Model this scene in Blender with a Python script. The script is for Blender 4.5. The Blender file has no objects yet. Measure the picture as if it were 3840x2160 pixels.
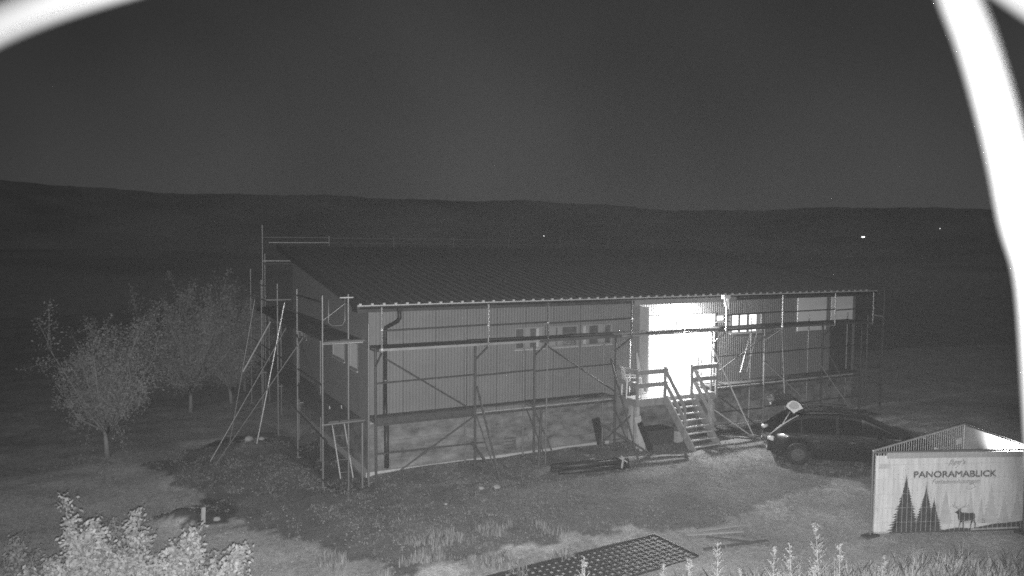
import bpy, math, random
import numpy as np
from mathutils import Vector, Matrix

random.seed(7); RNG = np.random.default_rng(11)
S = bpy.context.scene
COL = S.collection
R = math.radians
HAZE = 0.95e-4

# ------------------------------------------------------------------ camera, sky, sun, exposure
cam_d = bpy.data.cameras.new('camera'); cam = bpy.data.objects.new('camera', cam_d); COL.objects.link(cam)
S.camera = cam
cam_d.sensor_width = 36.0; cam_d.lens = 26.95; cam_d.clip_start = 0.05; cam_d.clip_end = 6000
yaw, pitch, roll = R(27.8), R(3.3), R(0.58)
CAM = Vector((-6.42, -20.7, 6.5))
fwd = Vector((math.sin(yaw)*math.cos(pitch), math.cos(yaw)*math.cos(pitch), -math.sin(pitch)))
rt0 = Vector((math.cos(yaw), -math.sin(yaw), 0)); up0 = rt0.cross(fwd)
rt = rt0*math.cos(roll) + up0*math.sin(roll); up = -rt0*math.sin(roll) + up0*math.cos(roll)
mw = Matrix((rt, up, -fwd)).transposed().to_4x4(); mw.translation = CAM
cam.matrix_world = mw
cam_d.dof.use_dof = True; cam_d.dof.focus_distance = 24.0; cam_d.dof.aperture_fstop = 2.0

W = bpy.data.worlds.new('World'); S.world = W; W.use_nodes = True
nt = W.node_tree; nt.nodes.clear()
sky = nt.nodes.new('ShaderNodeTexSky'); sky.sky_type = 'NISHITA'; sky.sun_disc = False
SUN_EL, SUN_AZ = R(38), R(200)          # faint moon-like key from behind the camera
sky.sun_elevation = SUN_EL; sky.sun_rotation = SUN_AZ
bw = nt.nodes.new('ShaderNodeRGBToBW')  # the camera records infrared in greyscale
pw = nt.nodes.new('ShaderNodeMath'); pw.operation = 'POWER'; pw.inputs[1].default_value = 0.35   # overcast night: an even sky
bg = nt.nodes.new('ShaderNodeBackground'); bg.inputs['Strength'].default_value = 0.0215
wo = nt.nodes.new('ShaderNodeOutputWorld')
cn = nt.nodes.new('ShaderNodeTexNoise'); cn.inputs['Scale'].default_value = 2.6; cn.inputs['Detail'].default_value = 2.5; cn.inputs['Roughness'].default_value = .45
cr = nt.nodes.new('ShaderNodeMapRange'); cr.inputs['From Min'].default_value = .3; cr.inputs['From Max'].default_value = .7
cr.inputs['To Min'].default_value = .72; cr.inputs['To Max'].default_value = 1.28     # soft cloud cover
cm = nt.nodes.new('ShaderNodeMath'); cm.operation = 'MULTIPLY'
ctc = nt.nodes.new('ShaderNodeTexCoord'); nt.links.new(ctc.outputs['Generated'], cn.inputs['Vector'])
nt.links.new(cn.outputs['Fac'], cr.inputs['Value'])
nt.links.new(sky.outputs[0], bw.inputs[0]); nt.links.new(bw.outputs[0], pw.inputs[0]); nt.links.new(pw.outputs[0], cm.inputs[0]); nt.links.new(cr.outputs[0], cm.inputs[1]); nt.links.new(cm.outputs[0], bg.inputs[0]); nt.links.new(bg.outputs[0], wo.inputs[0])

W.cycles.sampling_method = 'NONE'

sun_d = bpy.data.lights.new('moon', 'SUN'); sun = bpy.data.objects.new('moon', sun_d); COL.objects.link(sun)
sun_d.energy = 0.10; sun_d.angle = R(12)
sd = Vector((math.sin(SUN_AZ)*math.cos(SUN_EL), math.cos(SUN_AZ)*math.cos(SUN_EL), math.sin(SUN_EL)))
sun.rotation_euler = sd.to_track_quat('Z', 'Y').to_euler()
sun.location = (0, -20, 30)

# the infrared lamp built into the surveillance camera
ir_d = bpy.data.lights.new('infrared_lamp', 'SPOT'); ir = bpy.data.objects.new('infrared_lamp', ir_d); COL.objects.link(ir)
ir_d.energy = 13000; ir_d.spot_size = R(112); ir_d.spot_blend = 1.0; ir_d.shadow_soft_size = 0.03
ir.location = CAM - up*0.09 + rt*0.02
aim = Vector((5.2, 0.5, 0.6)) - ir.location
ir.rotation_euler = (-aim).to_track_quat('Z', 'Y').to_euler()

S.view_settings.view_transform = 'Standard'; S.view_settings.look = 'None'
S.view_settings.gamma = 1.0; S.view_settings.exposure = 0.0
S.view_settings.use_curve_mapping = False
S.render.engine = 'CYCLES'
S.cycles.use_denoising = False
S.cycles.sample_clamp_indirect = 1.0
S.cycles.max_bounces = 5; S.cycles.diffuse_bounces = 3; S.cycles.glossy_bounces = 3; S.cycles.transmission_bounces = 4
S.cycles.transparent_max_bounces = 6; S.cycles.caustics_reflective = False; S.cycles.caustics_refractive = False
S.cycles.filter_width = 1.7

# ------------------------------------------------------------------ materials (grey: the photograph is infrared)
def material(name, v, rough=0.7, metal=0.0, var=0.0, scale=4.0, bump=0.0, bscale=30.0, stretch=(1, 1, 1), emit=0.0, spec=0.5, transl=0.0, coat=0.0):
    m = bpy.data.materials.new(name); m.use_nodes = True
    n = m.node_tree; b = n.nodes['Principled BSDF']
    b.inputs['Base Color'].default_value = (v, v, v, 1); b.inputs['Roughness'].default_value = rough
    b.inputs['Metallic'].default_value = metal; b.inputs['Specular IOR Level'].default_value = spec
    if coat: b.inputs['Coat Weight'].default_value = coat; b.inputs['Coat Roughness'].default_value = 0.05
    if emit:
        b.inputs['Emission Color'].default_value = (1, 1, 1, 1); b.inputs['Emission Strength'].default_value = emit
        m.cycles.emission_sampling = 'NONE'     # lamps beside them carry the light
    tc = n.nodes.new('ShaderNodeTexCoord'); mp = n.nodes.new('ShaderNodeMapping')
    mp.inputs['Scale'].default_value = stretch
    n.links.new(tc.outputs['Object'], mp.inputs[0])
    if var:
        nz = n.nodes.new('ShaderNodeTexNoise'); nz.inputs['Scale'].default_value = scale; nz.inputs['Detail'].default_value = 6
        nz.inputs['Roughness'].default_value = 0.65
        r = n.nodes.new('ShaderNodeMapRange'); r.inputs['From Min'].default_value = 0.3; r.inputs['From Max'].default_value = 0.7
        r.inputs['To Min'].default_value = max(0.004, v*(1-var)); r.inputs['To Max'].default_value = min(0.95, v*(1+var))
        n.links.new(mp.outputs[0], nz.inputs['Vector']); n.links.new(nz.outputs['Fac'], r.inputs['Value']); n.links.new(r.outputs[0], b.inputs['Base Color'])
    if bump:
        nb = n.nodes.new('ShaderNodeTexNoise'); nb.inputs['Scale'].default_value = bscale; nb.inputs['Detail'].default_value = 4
        bu = n.nodes.new('ShaderNodeBump'); bu.inputs['Strength'].default_value = bump; bu.inputs['Distance'].default_value = 0.02
        n.links.new(mp.outputs[0], nb.inputs['Vector']); n.links.new(nb.outputs['Fac'], bu.inputs['Height']); n.links.new(bu.outputs[0], b.inputs['Normal'])
    if transl:
        t = n.nodes.new('ShaderNodeBsdfTranslucent'); t.inputs[0].default_value = (v, v, v, 1)
        mx = n.nodes.new('ShaderNodeMixShader'); mx.inputs[0].default_value = transl
        n.links.new(b.outputs[0], mx.inputs[1]); n.links.new(t.outputs[0], mx.inputs[2]); n.links.new(mx.outputs[0], n.nodes['Material Output'].inputs['Surface'])
    return m

M = dict(
    cladding=material('cladding', .205, .55, var=.13, scale=.8, bump=.1, bscale=60),
    gable_cladding=material('gable_cladding', .20, .6, var=.08, scale=2, bump=.1, bscale=60),
    trim=material('trim', .55, .5, var=.08, scale=5),
    roof=material('roof', .10, .6, var=.15, scale=1.2, bump=.05),
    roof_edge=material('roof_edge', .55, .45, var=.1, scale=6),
    fascia=material('fascia', .30, .6, var=.15, scale=5),
    dark_wood=material('dark_wood', .07, .75, var=.3, scale=6, bump=.3),
    plaster=material('plaster', .20, .9, var=.7, scale=1.35, bump=.6, bscale=14, stretch=(1, 1, 2.2)),
    plaster2=material('plaster2', .185, .9, var=.7, scale=1.6, bump=.6, bscale=12, stretch=(1, 1, 2.0)),
    concrete=material('concrete', .48, .85, var=.15, scale=5, bump=.3),
    steel=material('galvanised_steel', .25, .42, .4, var=.25, scale=8),
    steel_light=material('bright_galvanised_steel', .75, .35, .45, var=.15, scale=6),
    steel_dark=material('weathered_steel', .075, .6, .1, var=.3, scale=8),
    deck=material('deck_board', .10, .8, var=.3, scale=5, bump=.3, stretch=(.3, 1, 1)),
    deck_edge=material('deck_edge', .36, .6, .3, var=.2, scale=4),
    pipe=material('downpipe', .035, .5, var=.1),
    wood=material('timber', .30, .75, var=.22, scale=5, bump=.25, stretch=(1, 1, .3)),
    wood_pale=material('pale_timber', .50, .7, var=.15, scale=5, bump=.2),
    glass=material('window_glass', .13, .12, var=.3, scale=2, spec=.8),
    blind=material('window_blind', .50, .7, var=.05),
    blind_mid=material('window_blind_grey', .30, .7, var=.08),
    frame=material('window_frame', .30, .5),
    bright_blind=material('bright_blind', .93, .9, var=.02),
    steel_faint=material('dull_steel', .16, .5, .2, var=.2),
    lit=material('lit_interior', .8, .8, emit=2.2),
    lamp=material('lamp_glass', .9, .3, emit=7),
    room=material('room_wall', .75, .8, var=.03),
    white=material('white_plastic', .75, .4, var=.04),
    black=material('black_plastic', .022, .5, var=.3, scale=6, bump=.3),
    bark=material('bark', .22, .9, var=.3, scale=10, bump=.5),
    leaf=material('leaf', .26, .6, var=.3, scale=3, transl=.25),
    leaf_dark=material('leaf_dark', .24, .65, var=.35, scale=2, transl=.2),
    leaf_pale=material('leaf_pale', .36, .55, var=.3, scale=5, transl=.25),
    straw=material('dry_stem', .66, .7, var=.25, scale=9, transl=.2),
    grass=material('grass', .24, .8, var=.35, scale=1.3, transl=.2),
    paint=material('car_paint', .014, .25, coat=1.0),
    car_glass=material('car_glass', .008, .04, spec=.9),
    tyre=material('tyre', .02, .8, bump=.3, bscale=60),
    rim=material('alloy_rim', .16, .35, .6),
    car_interior=material('car_interior', .05, .8),
    car_lining=material('boot_lining', .35, .7),
    lens=material('tail_lamp_lens', .65, .15, emit=0.0),
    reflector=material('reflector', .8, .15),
    banner=material('banner_sheet', .80, .5, var=.2, scale=2.2, stretch=(3, 3, .5), bump=.05, transl=.1),
    banner_back=material('banner_sheet_back', .62, .32, var=.1, scale=2, transl=.35),
    print_dark=material('print_dark', .065, .6, var=.25, scale=9),
    print_mid=material('print_mid', .36, .6, var=.25, scale=4),
    print_text=material('print_text', .13, .6, var=.1, scale=9),
    print_soft=material('print_soft', .56, .6, var=.2, scale=4),
    streak=material('dark_streak_tube', .010, .7, spec=.1),  # near black; the infrared lamp overexposes it to white
    hill=material('hill', .34, 1.0, var=.3, scale=.01),
    stone=material('stone', .34, .9, var=.3, scale=6, bump=.5),
    distant=material('distant_lamp', .9, .5, emit=6),
)

# ground: one sheet whose albedo comes from an attribute (bare gravel / turned dark soil) plus noise
def ground_material():
    m = bpy.data.materials.new('ground_soil'); m.use_nodes = True
    n = m.node_tree; b = n.nodes['Principled BSDF']; b.inputs['Roughness'].default_value = .95; b.inputs['Specular IOR Level'].default_value = .15
    at = n.nodes.new('ShaderNodeAttribute'); at.attribute_name = 'albedo'
    tc = n.nodes.new('ShaderNodeTexCoord')
    def noise(sc, det, lo, hi, rr=.6):
        z = n.nodes.new('ShaderNodeTexNoise'); z.inputs['Scale'].default_value = sc; z.inputs['Detail'].default_value = det; z.inputs['Roughness'].default_value = rr
        r = n.nodes.new('ShaderNodeMapRange'); r.inputs['From Min'].default_value = .3; r.inputs['From Max'].default_value = .7
        r.inputs['To Min'].default_value = lo; r.inputs['To Max'].default_value = hi
        n.links.new(tc.outputs['Object'], z.inputs['Vector']); n.links.new(z.outputs['Fac'], r.inputs['Value']); return r, z
    a1, _ = noise(.7, 6, .68, 1.30, .7); a2, _ = noise(7, 6, .62, 1.40, .8); a3, z3 = noise(34, 3, .62, 1.38)
    cur = at.outputs['Fac']
    for a in (a1, a2, a3):
        mu = n.nodes.new('ShaderNodeMath'); mu.operation = 'MULTIPLY'
        n.links.new(cur, mu.inputs[0]); n.links.new(a.outputs[0], mu.inputs[1]); cur = mu.outputs[0]
    n.links.new(cur, b.inputs['Base Color'])
    bu = n.nodes.new('ShaderNodeBump'); bu.inputs['Strength'].default_value = .6; bu.inputs['Distance'].default_value = .03
    n.links.new(z3.outputs['Fac'], bu.inputs['Height']); n.links.new(bu.outputs[0], b.inputs['Normal'])
    return m
M['ground'] = ground_material()

# ------------------------------------------------------------------ mesh helpers
class MB:
    def __init__(s): s.v = []; s.f = []
    def add(s, vs, fs):
        o = len(s.v); s.v += [tuple(p) for p in vs]; s.f += [tuple(i+o for i in f) for f in fs]; return s
    def box(s, a, b):
        x0, y0, z0 = a; x1, y1, z1 = b
        return s.add([(x0,y0,z0),(x1,y0,z0),(x1,y1,z0),(x0,y1,z0),(x0,y0,z1),(x1,y0,z1),(x1,y1,z1),(x0,y1,z1)],
                     [(0,3,2,1),(4,5,6,7),(0,1,5,4),(1,2,6,5),(2,3,7,6),(3,0,4,7)])
    def bar(s, a, b, w, h, side=None):
        """rectangular bar from a to b; w along 'side', h across"""
        a = Vector(a); b = Vector(b); d = (b-a).normalized()
        sd = Vector(side) if side else (d.cross(Vector((0,0,1))) if abs(d.z) < .99 else Vector((1,0,0)))
        sd = (sd - d*sd.dot(d)).normalized(); u = d.cross(sd).normalized()
        vs = [p + sd*w/2*i + u*h/2*j for p in (a, b) for i, j in ((-1,-1),(1,-1),(1,1),(-1,1))]
        return s.add(vs, [(0,3,2,1),(4,5,6,7),(0,1,5,4),(1,2,6,5),(2,3,7,6),(3,0,4,7)])
    def tube(s, pts, r, n=8, cap=True):
        pts = [Vector(p) for p in pts]; k = len(pts)
        rs = r if isinstance(r, (list, tuple)) else [r]*k
        ref = None; vs = []
        for i, p in enumerate(pts):
            d = (pts[min(i+1, k-1)] - pts[max(i-1, 0)]).normalized()
            if ref is None: ref = d.orthogonal().normalized()
            ref = (ref - d*ref.dot(d)).normalized(); o = d.cross(ref)
            for j in range(n):
                t = 2*math.pi*j/n; vs.append(p + (ref*math.cos(t) + o*math.sin(t))*rs[i])
        fs = [(i*n+j, i*n+(j+1) % n, (i+1)*n+(j+1) % n, (i+1)*n+j) for i in range(k-1) for j in range(n)]
        if cap: fs += [tuple(range(n-1, -1, -1)), tuple(range((k-1)*n, k*n))]
        return s.add(vs, fs)
    def prism(s, pts, o, u, v, w, t):
        """extrude 2D outline pts (u,v axes, origin o) by thickness t along w"""
        o = Vector(o); u = Vector(u); v = Vector(v); w = Vector(w); n = len(pts)
        vs = [o + u*a + v*b for a, b in pts] + [o + u*a + v*b + w*t for a, b in pts]
        return s.add(vs, [tuple(range(n-1, -1, -1)), tuple(range(n, 2*n))] + [(i, (i+1) % n, (i+1) % n+n, i+n) for i in range(n)])
    def mesh(s, name, m, smooth=False):
        me = bpy.data.meshes.new(name); me.from_pydata([tuple(p) for p in s.v], [], s.f); me.materials.append(m)
        if smooth: me.polygons.foreach_set('use_smooth', [True]*len(me.polygons))
        me.update(); return me
    def obj(s, name, m, parent=None, smooth=False):
        return link(name, s.mesh(name, m, smooth), parent)
def link(name, me, parent=None, loc=None):
    o = bpy.data.objects.new(name, me); COL.objects.link(o)
    if parent: o.parent = parent; o.matrix_parent_inverse = parent.matrix_world.inverted() if False else Matrix()
    if loc is not None: o.location = loc
    return o
def tag(o, label, cat=None, group=None):
    o['label'] = label
    if cat: o['category'] = cat
    if group: o['group'] = group
    return o
def structure(o): o['kind'] = 'structure'; return o
def empty(name, label, cat, group=None, loc=(0, 0, 0), rz=0):
    o = bpy.data.objects.new(name, None); COL.objects.link(o); o.location = loc; o.rotation_euler = (0, 0, rz)
    return tag(o, label, cat, group)
def dup(o, parent=None):
    c = o.copy(); COL.objects.link(c)
    if parent: c.parent = parent
    for ch in list(o.children): dup(ch, c)
    return c
def tube(name, a, b, r, m, parent, n=8): return MB().tube([a, b], r, n).obj(name, m, parent, True)

# unit tube mesh shared by all scaffold poles: scaled and turned copies
_unit = {}
def pole(name, a, b, r, m, parent):
    if m.name not in _unit: _unit[m.name] = MB().tube([(0,0,0),(0,0,1)], 1.0, 10).mesh('pole', m, True)
    a = Vector(a); b = Vector(b); d = b-a
    o = link(name, _unit[m.name], parent)
    o.location = a; o.rotation_mode = 'QUATERNION'; o.rotation_quaternion = d.to_track_quat('Z', 'Y'); o.scale = (r, r, d.length)
    return o

# ------------------------------------------------------------------ ground and hills
def inpoly(x, y, poly):
    res = np.zeros(x.shape, bool); n = len(poly); j = n-1
    for i in range(n):
        xi, yi = poly[i]; xj, yj = poly[j]
        c = ((yi > y) != (yj > y)) & (x < (xj-xi)*(y-yi)/((yj-yi) or 1e-9) + xi)
        res ^= c; j = i
    return res
def vnoise(x, y, seed):
    r = np.random.default_rng(seed); g = r.random((64, 64))
    xi = np.floor(x).astype(int); yi = np.floor(y).astype(int); fx = x-xi; fy = y-yi
    fx = fx*fx*(3-2*fx); fy = fy*fy*(3-2*fy)
    G = lambda a, b: g[a % 64, b % 64]
    return (G(xi, yi)*(1-fx) + G(xi+1, yi)*fx)*(1-fy) + (G(xi, yi+1)*(1-fx) + G(xi+1, yi+1)*fx)*fy
def axis(lo, hi, step, far_lo, far_hi):
    core = list(np.arange(lo, hi, step)); a = []; d = step; x = lo
    while x > far_lo: d *= 1.22; x -= d; a.append(x)
    b = []; d = step; x = core[-1]
    while x < far_hi: d *= 1.22; x += d; b.append(x)
    return np.array(a[::-1] + core + b)
def ground_z(x, y):
    """gentle unevenness, flat near the footings"""
    x = np.asarray(x, float); y = np.asarray(y, float)
    z = (vnoise(x*.45, y*.45, 1)-.5)*.10 + (vnoise(x*1.7, y*1.7, 2)-.5)*.04
    far = np.clip((np.hypot(x-3, y+2)-22)/60, 0, 1)
    z = z + far*(vnoise(x*.03, y*.03, 3)-.5)*3.0 - far*1.2
    # excavated trench along the gable
    t = np.exp(-((x+.75)/.55)**2)*(1/(1+np.exp(-(y+.9)*5)))*(1/(1+np.exp((y-7.5)*2)))
    z = z - .32*t
    # small heap beside the pale stake
    z = z + .28*np.exp(-((x+5.0)**2+(y+1.6)**2)/.25) + .2*np.exp(-((x+2.6)**2+(y-4.2)**2)/.35)
    return z
def gz(x, y): return float(ground_z(np.array([x]), np.array([y]))[0])
gx = axis(-14, 22, .15, -900, 2600); gy = axis(-14, 13, .15, -700, 2400)
X, Y = np.meshgrid(gx, gy, indexing='xy'); Zg = ground_z(X, Y)
wx = X + (vnoise(X*1.5, Y*1.5, 5)-.5)*.9 + (vnoise(X*5, Y*5, 6)-.5)*.3
wy = Y + (vnoise(X*1.5+9, Y*1.5, 7)-.5)*.7 + (vnoise(X*5+9, Y*5, 8)-.5)*.3
turned = [(-5.6,4.4),(-5.2,2.2),(-4.75,.3),(-4.1,-1.9),(-3.1,-3.7),(-2.6,-5.2),(-1.2,-6.6),(1.5,-6.5),(3.9,-6.9),(4.5,-7.15),(7.2,-7.2),(9.5,-6.7),(12.6,-6.5),
          (16,-6.0),(22,-4.0),(26,2),(21,4),(20.5,.2),(0,.2),(0,10.4),(-1.5,6.5),(-3.5,5.4)]
inside = inpoly(wx, wy, turned)
alb = np.where(inside, np.interp(X, [-1, 9], [.16, .215]), np.interp(X, [2, 10], [.42, .42]))
# lawn patches that reflect more, worn darker strips
alb = alb*(0.86 + .28*vnoise(X*.6+3, Y*.6, 12))
far = np.hypot(X-2, Y+3) > 17
alb = np.where((X < -4.5) & (Y > 4) | (Y > 6), .30, alb)
alb = np.where((X > 19) & (Y < 12), .42, alb)
alb = np.where((np.hypot(X, Y) > 60), .36+.22*(vnoise(X*.02, Y*.02, 71)-.5), alb)      # meadows and fields of the valley
strip = inpoly(wx, wy, [(-1.3,-7.4),(1.6,-7.1),(4.0,-7.3),(4.3,-6.9),(1.6,-6.5),(-1.2,-6.7)])
alb = np.where(strip, .55, alb)
alb = np.where((np.hypot(wx+4.6, (wy+1.4)*.8) < .75), .08, alb)
alb = np.where((np.hypot((wx+2.9)*.6, wy-5.2) < .5), .07, alb)
alb = np.where(inpoly(wx, wy, [(11.6,-.9),(12,-1.25),(20,-1.0),(20.5,.2),(11.6,.2)]), .09, alb)   # darker strip of ground along the wall
alb = np.where(inpoly(X, Y, [(-1.1,-.8),(-.15,-.6),(-.1,5),(-1.2,5)]), .085, alb)
nx, ny = len(gx), len(gy)
me = bpy.data.meshes.new('ground')
vs = np.stack([X.ravel(), Y.ravel(), Zg.ravel()], 1)
idx = np.arange(nx*ny).reshape(ny, nx)
q = np.stack([idx[:-1,:-1].ravel(), idx[:-1,1:].ravel(), idx[1:,1:].ravel(), idx[1:,:-1].ravel()], 1)
me.vertices.add(len(vs)); me.vertices.foreach_set('co', vs.ravel())
me.loops.add(q.size); me.loops.foreach_set('vertex_index', q.ravel().astype(np.int32))
me.polygons.add(len(q)); me.polygons.foreach_set('loop_start', np.arange(0, q.size, 4, dtype=np.int32))
me.update(calc_edges=True); me.polygons.foreach_set('use_smooth', np.ones(len(q), bool))
at = me.attributes.new('albedo', 'FLOAT', 'POINT'); at.data.foreach_set('value', alb.ravel().astype(np.float32))
me.materials.append(M['ground'])
g = bpy.data.objects.new('ground', me); COL.objects.link(g); structure(g)

def hills():
    """a wooded ridge about a kilometre off, a real ridge with a front and a back slope"""
    mb = MB(); az = np.linspace(-75, 75, 420); rows = [(0, 700), (.35, 790), (.8, 900), (1.0, 980), (.6, 1150), (-.1, 1400)]
    for hfrac, dist in rows:
        for i, a in enumerate(az):
            t = R(27.8 + a)
            h = 57 - 6*(1/(1+math.exp(-(a-3)*.7))) - 4*(1/(1+math.exp(-(a-9)*.8))) + 1.5*math.sin(a*.33) + .7*math.sin(a*.9+1) + .35*math.sin(a*3.1) + .25*math.sin(a*7.3)
            h += 9*math.exp(-((a+50)/18)**2)
            mb.v.append((CAM.x + dist*math.sin(t), CAM.y + dist*math.cos(t), -8 + (h*dist/900+8)*hfrac if hfrac >= 0 else -20))
    n = len(az)
    for r_ in range(len(rows)-1):
        for i in range(n-1): mb.f.append((r_*n+i, r_*n+i+1, (r_+1)*n+i+1, (r_+1)*n+i))
    structure(mb.obj('hills', M['hill'], None, True))
hills()

# ------------------------------------------------------------------ building
L, D = 20.0, 10.0
def roof_z(y): return 4.80 + .135*(y+.6)
B = empty('hall_building', 'long single storey hall with ribbed metal cladding and low sloping roof, wrapped in scaffolding', 'building')
wins_front = [(4.60,5.66,3.24,3.92), (5.82,6.90,3.24,3.92), (7.06,8.22,3.24,3.92), (13.40,14.98,3.34,4.04)]
door = (9.80, 11.85, 1.56, 4.04); side_light = (11.93, 12.62, 1.56, 4.04); strip_win = (12.72, 13.10, 3.80, 4.04)
openings = wins_front + [door, side_light, strip_win]
WALL_Z0 = 1.42
def clad_columns(mb, u0, u1, place, top, opens, pitch_=.1, rib=.022, depth=.006):
    """vertical ribbed sheet between u0,u1; place(u,z,d) maps to world; ribs stand proud; openings left free"""
    k = int(round((u1-u0)/pitch_))
    for i in range(k):
        a = u0+i*pitch_; b = a+pitch_; c = (a+b)/2
        segs = [(WALL_Z0, top(c))]
        for (x0, x1, z0, z1) in opens:
            if x0 - .001 < c < x1 + .001:
                ns = []
                for s0, s1 in segs:
                    if z0 > s0: ns.append((s0, min(z0, s1)))
                    if z1 < s1: ns.append((max(z1, s0), s1))
                segs = ns
        for s0, s1 in segs:
            if s1-s0 < .02: continue
            prof = [(a, 0), (a+.036, 0), (a+.050, depth), (a+.086, depth), (b, 0)]
            vs = []
            for zz in (s0, s1):
                for (u_, d_) in prof: vs.append(place(u_, zz, d_))
            mb.add(vs, [(j, j+1, j+6, j+5) for j in range(4)])
            mb.add([place(a, s0, -.06), place(b, s0, -.06), place(b, s0, 0), place(a, s0, 0)], [(0,1,2,3)])
            mb.add([place(a, s1, -.06), place(b, s1, -.06), place(b, s1, 0), place(a, s1, 0)], [(3,2,1,0)])
for i in range(20):
    mb = MB(); clad_columns(mb, i*1.0, i*1.0+1.0, lambda u_, z, d, i=i: (i+.005+(u_-i)*.990, -d, z), lambda c: 4.78, openings)
    mb.obj('wall_panel', M['cladding'], B)
gable_wins = [(1.10, 2.00, 2.72, 3.56), (2.48, 3.95, 2.80, 3.56), (7.6, 8.6, 2.9, 3.6)]
for i in range(10):
    mb = MB(); clad_columns(mb, i*1.0, i*1.0+1.0, lambda u_, z, d, i=i: (-d, i+.005+(u_-i)*.990, z), lambda c: roof_z(c)-.12, gable_wins)
    mb.obj('wall_panel', M['gable_cladding'], B)
mb = MB(); mb.add([(0,D,0),(L,D,0),(L,D,roof_z(D)-.1),(0,D,roof_z(D)-.1)], [(0,1,2,3)])
mb.add([(L,0,0),(L,D,0),(L,D,roof_z(D)-.1),(L,0,4.78)], [(0,1,2,3)])
mb.obj('rear_wall', M['cladding'], B)
for a, b in (((-.03,-.03), (.09,.0)), ):
    MB().box((-.035,-.035,1.42), (.12,-.018,4.74)).obj('corner_trim', M['cladding'], B)
    MB().box((-.035,-.018,1.42), (-.019,.12,4.74)).obj('corner_trim', M['cladding'], B)
MB().box((L-.1,-.035,1.42), (L+.03,-.018,4.74)).obj('corner_trim', M['cladding'], B)
# plinth: rendered masonry of uneven blocks laid in courses
pl = empty('plinth_holder', '', None); pl.name = 'plinth'; pl.parent = B; del pl['label']
blocks = []
for ci in range(5):
    z0 = .06 + ci*.272; x = -.02 - (.0 if ci % 2 == 0 else .0)
    while x < L:
        w = random.uniform(.45, 1.05); x1 = min(L, x+w)
        vent = (ci in (0, 1) and x < 4.69 and x1 > 4.27)
        spans = [(x, x1)] if not vent else [s for s in ((x, 4.27), (4.69, x1)) if s[1]-s[0] > .03]
        for s0, s1 in spans:
            p = random.uniform(0, .009)
            MB().box((s0+.002, -.005-p, z0), (s1-.002, .2, z0+.269)).obj('block', M['plaster'] if random.random() < .6 else M['plaster2'], pl)
        x = x1
for ci in range(5):
    z0 = .06 + ci*.272; y = .2
    while y < D:
        y1 = min(D, y+random.uniform(.45, 1.05)); p = random.uniform(0, .018)
        MB().box((-.005-p, y+.004, z0), (.2, y1-.004, z0+.266)).obj('block', M['plaster'], pl); y = y1
MB().box((.01, .02, -.3), (L-.01, .25, 1.41)).obj('masonry_core', M['plaster2'], B)
MB().box((.01, .25, -.3), (.25, D-.01, 1.41)).obj('masonry_core', M['plaster2'], B)
# flashing between cladding and plinth
MB().box((-.03, -.05, 1.405), (L+.03, .0, 1.425)).obj('base_flashing', M['trim'], B)
# concrete footing ledge, stepped
MB().box((-.10, -.13, -.12), (8.1, -.012, .055)).obj('footing', M['concrete'], B)
MB().box((1.15, -.21, -.30), (2.75, -.131, -.02)).obj('footing', M['concrete'], B)
MB().box((-.13, -.10, -.35), (-.012, 9.9, .05)).obj('footing', M['concrete'], B)
MB().box((8.1, -.10, -.2), (20.0, -.012, .03)).obj('footing', M['plaster2'], B)
# cellar vent
v = MB().box((4.28, .03, .12), (4.68, .06, .58)).obj('cellar_vent', M['black'], B)
for k in range(4): MB().box((4.30, -.002, .19+k*.1), (4.66, .02, .205+k*.1)).obj('slat', M['steel_dark'], v)

# roof: sandwich panels a metre wide with three trapezoid ribs
RF = bpy.data.objects.new('roof', None); COL.objects.link(RF); RF.parent = B
def roof_panel_mesh(w=1.0, y0=-.6, y1=10.5):
    mb = MB(); t = .0; p = []
    for k in range(3):
        a = k*w/3; p += [(a, 0), (a+.02, .045), (a+.055, .045), (a+.075, 0)]
    p.append((w, 0))
    vs = []
    for y in (y0, y1):
        for u_, d in p: vs.append((u_, y, roof_z(y)+d))
    n = len(p); mb.add(vs, [(j, j+1, n+j+1, n+j) for j in range(n-1)])
    # underside and ends
    mb.add([(0,y0,roof_z(y0)-.08),(w,y0,roof_z(y0)-.08),(w,y1,roof_z(y1)-.08),(0,y1,roof_z(y1)-.08)], [(3,2,1,0)])
    mb.add([(0,y0,roof_z(y0)-.08),(w,y0,roof_z(y0)-.08),(w,y0,roof_z(y0)),(0,y0,roof_z(y0))], [(0,1,2,3)])
    mb.add([(0,y1,roof_z(y1)-.08),(w,y1,roof_z(y1)-.08),(w,y1,roof_z(y1)),(0,y1,roof_z(y1))], [(3,2,1,0)])
    return mb.mesh('roof_panel', M['roof'])
rp = roof_panel_mesh()
for i in range(21): link('roof_panel', rp, RF, (-.5 + i*1.0, 0, 0))
MB().bar((-.505, -.6, roof_z(-.6)-.05), (-.505, 10.5, roof_z(10.5)-.05), .03, .2, (1,0,0)).obj('verge_board', M['dark_wood'], RF)
MB().bar((20.505, -.6, roof_z(-.6)-.05), (20.505, 10.5, roof_z(10.5)-.05), .03, .2, (1,0,0)).obj('verge_board', M['dark_wood'], RF)
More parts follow.
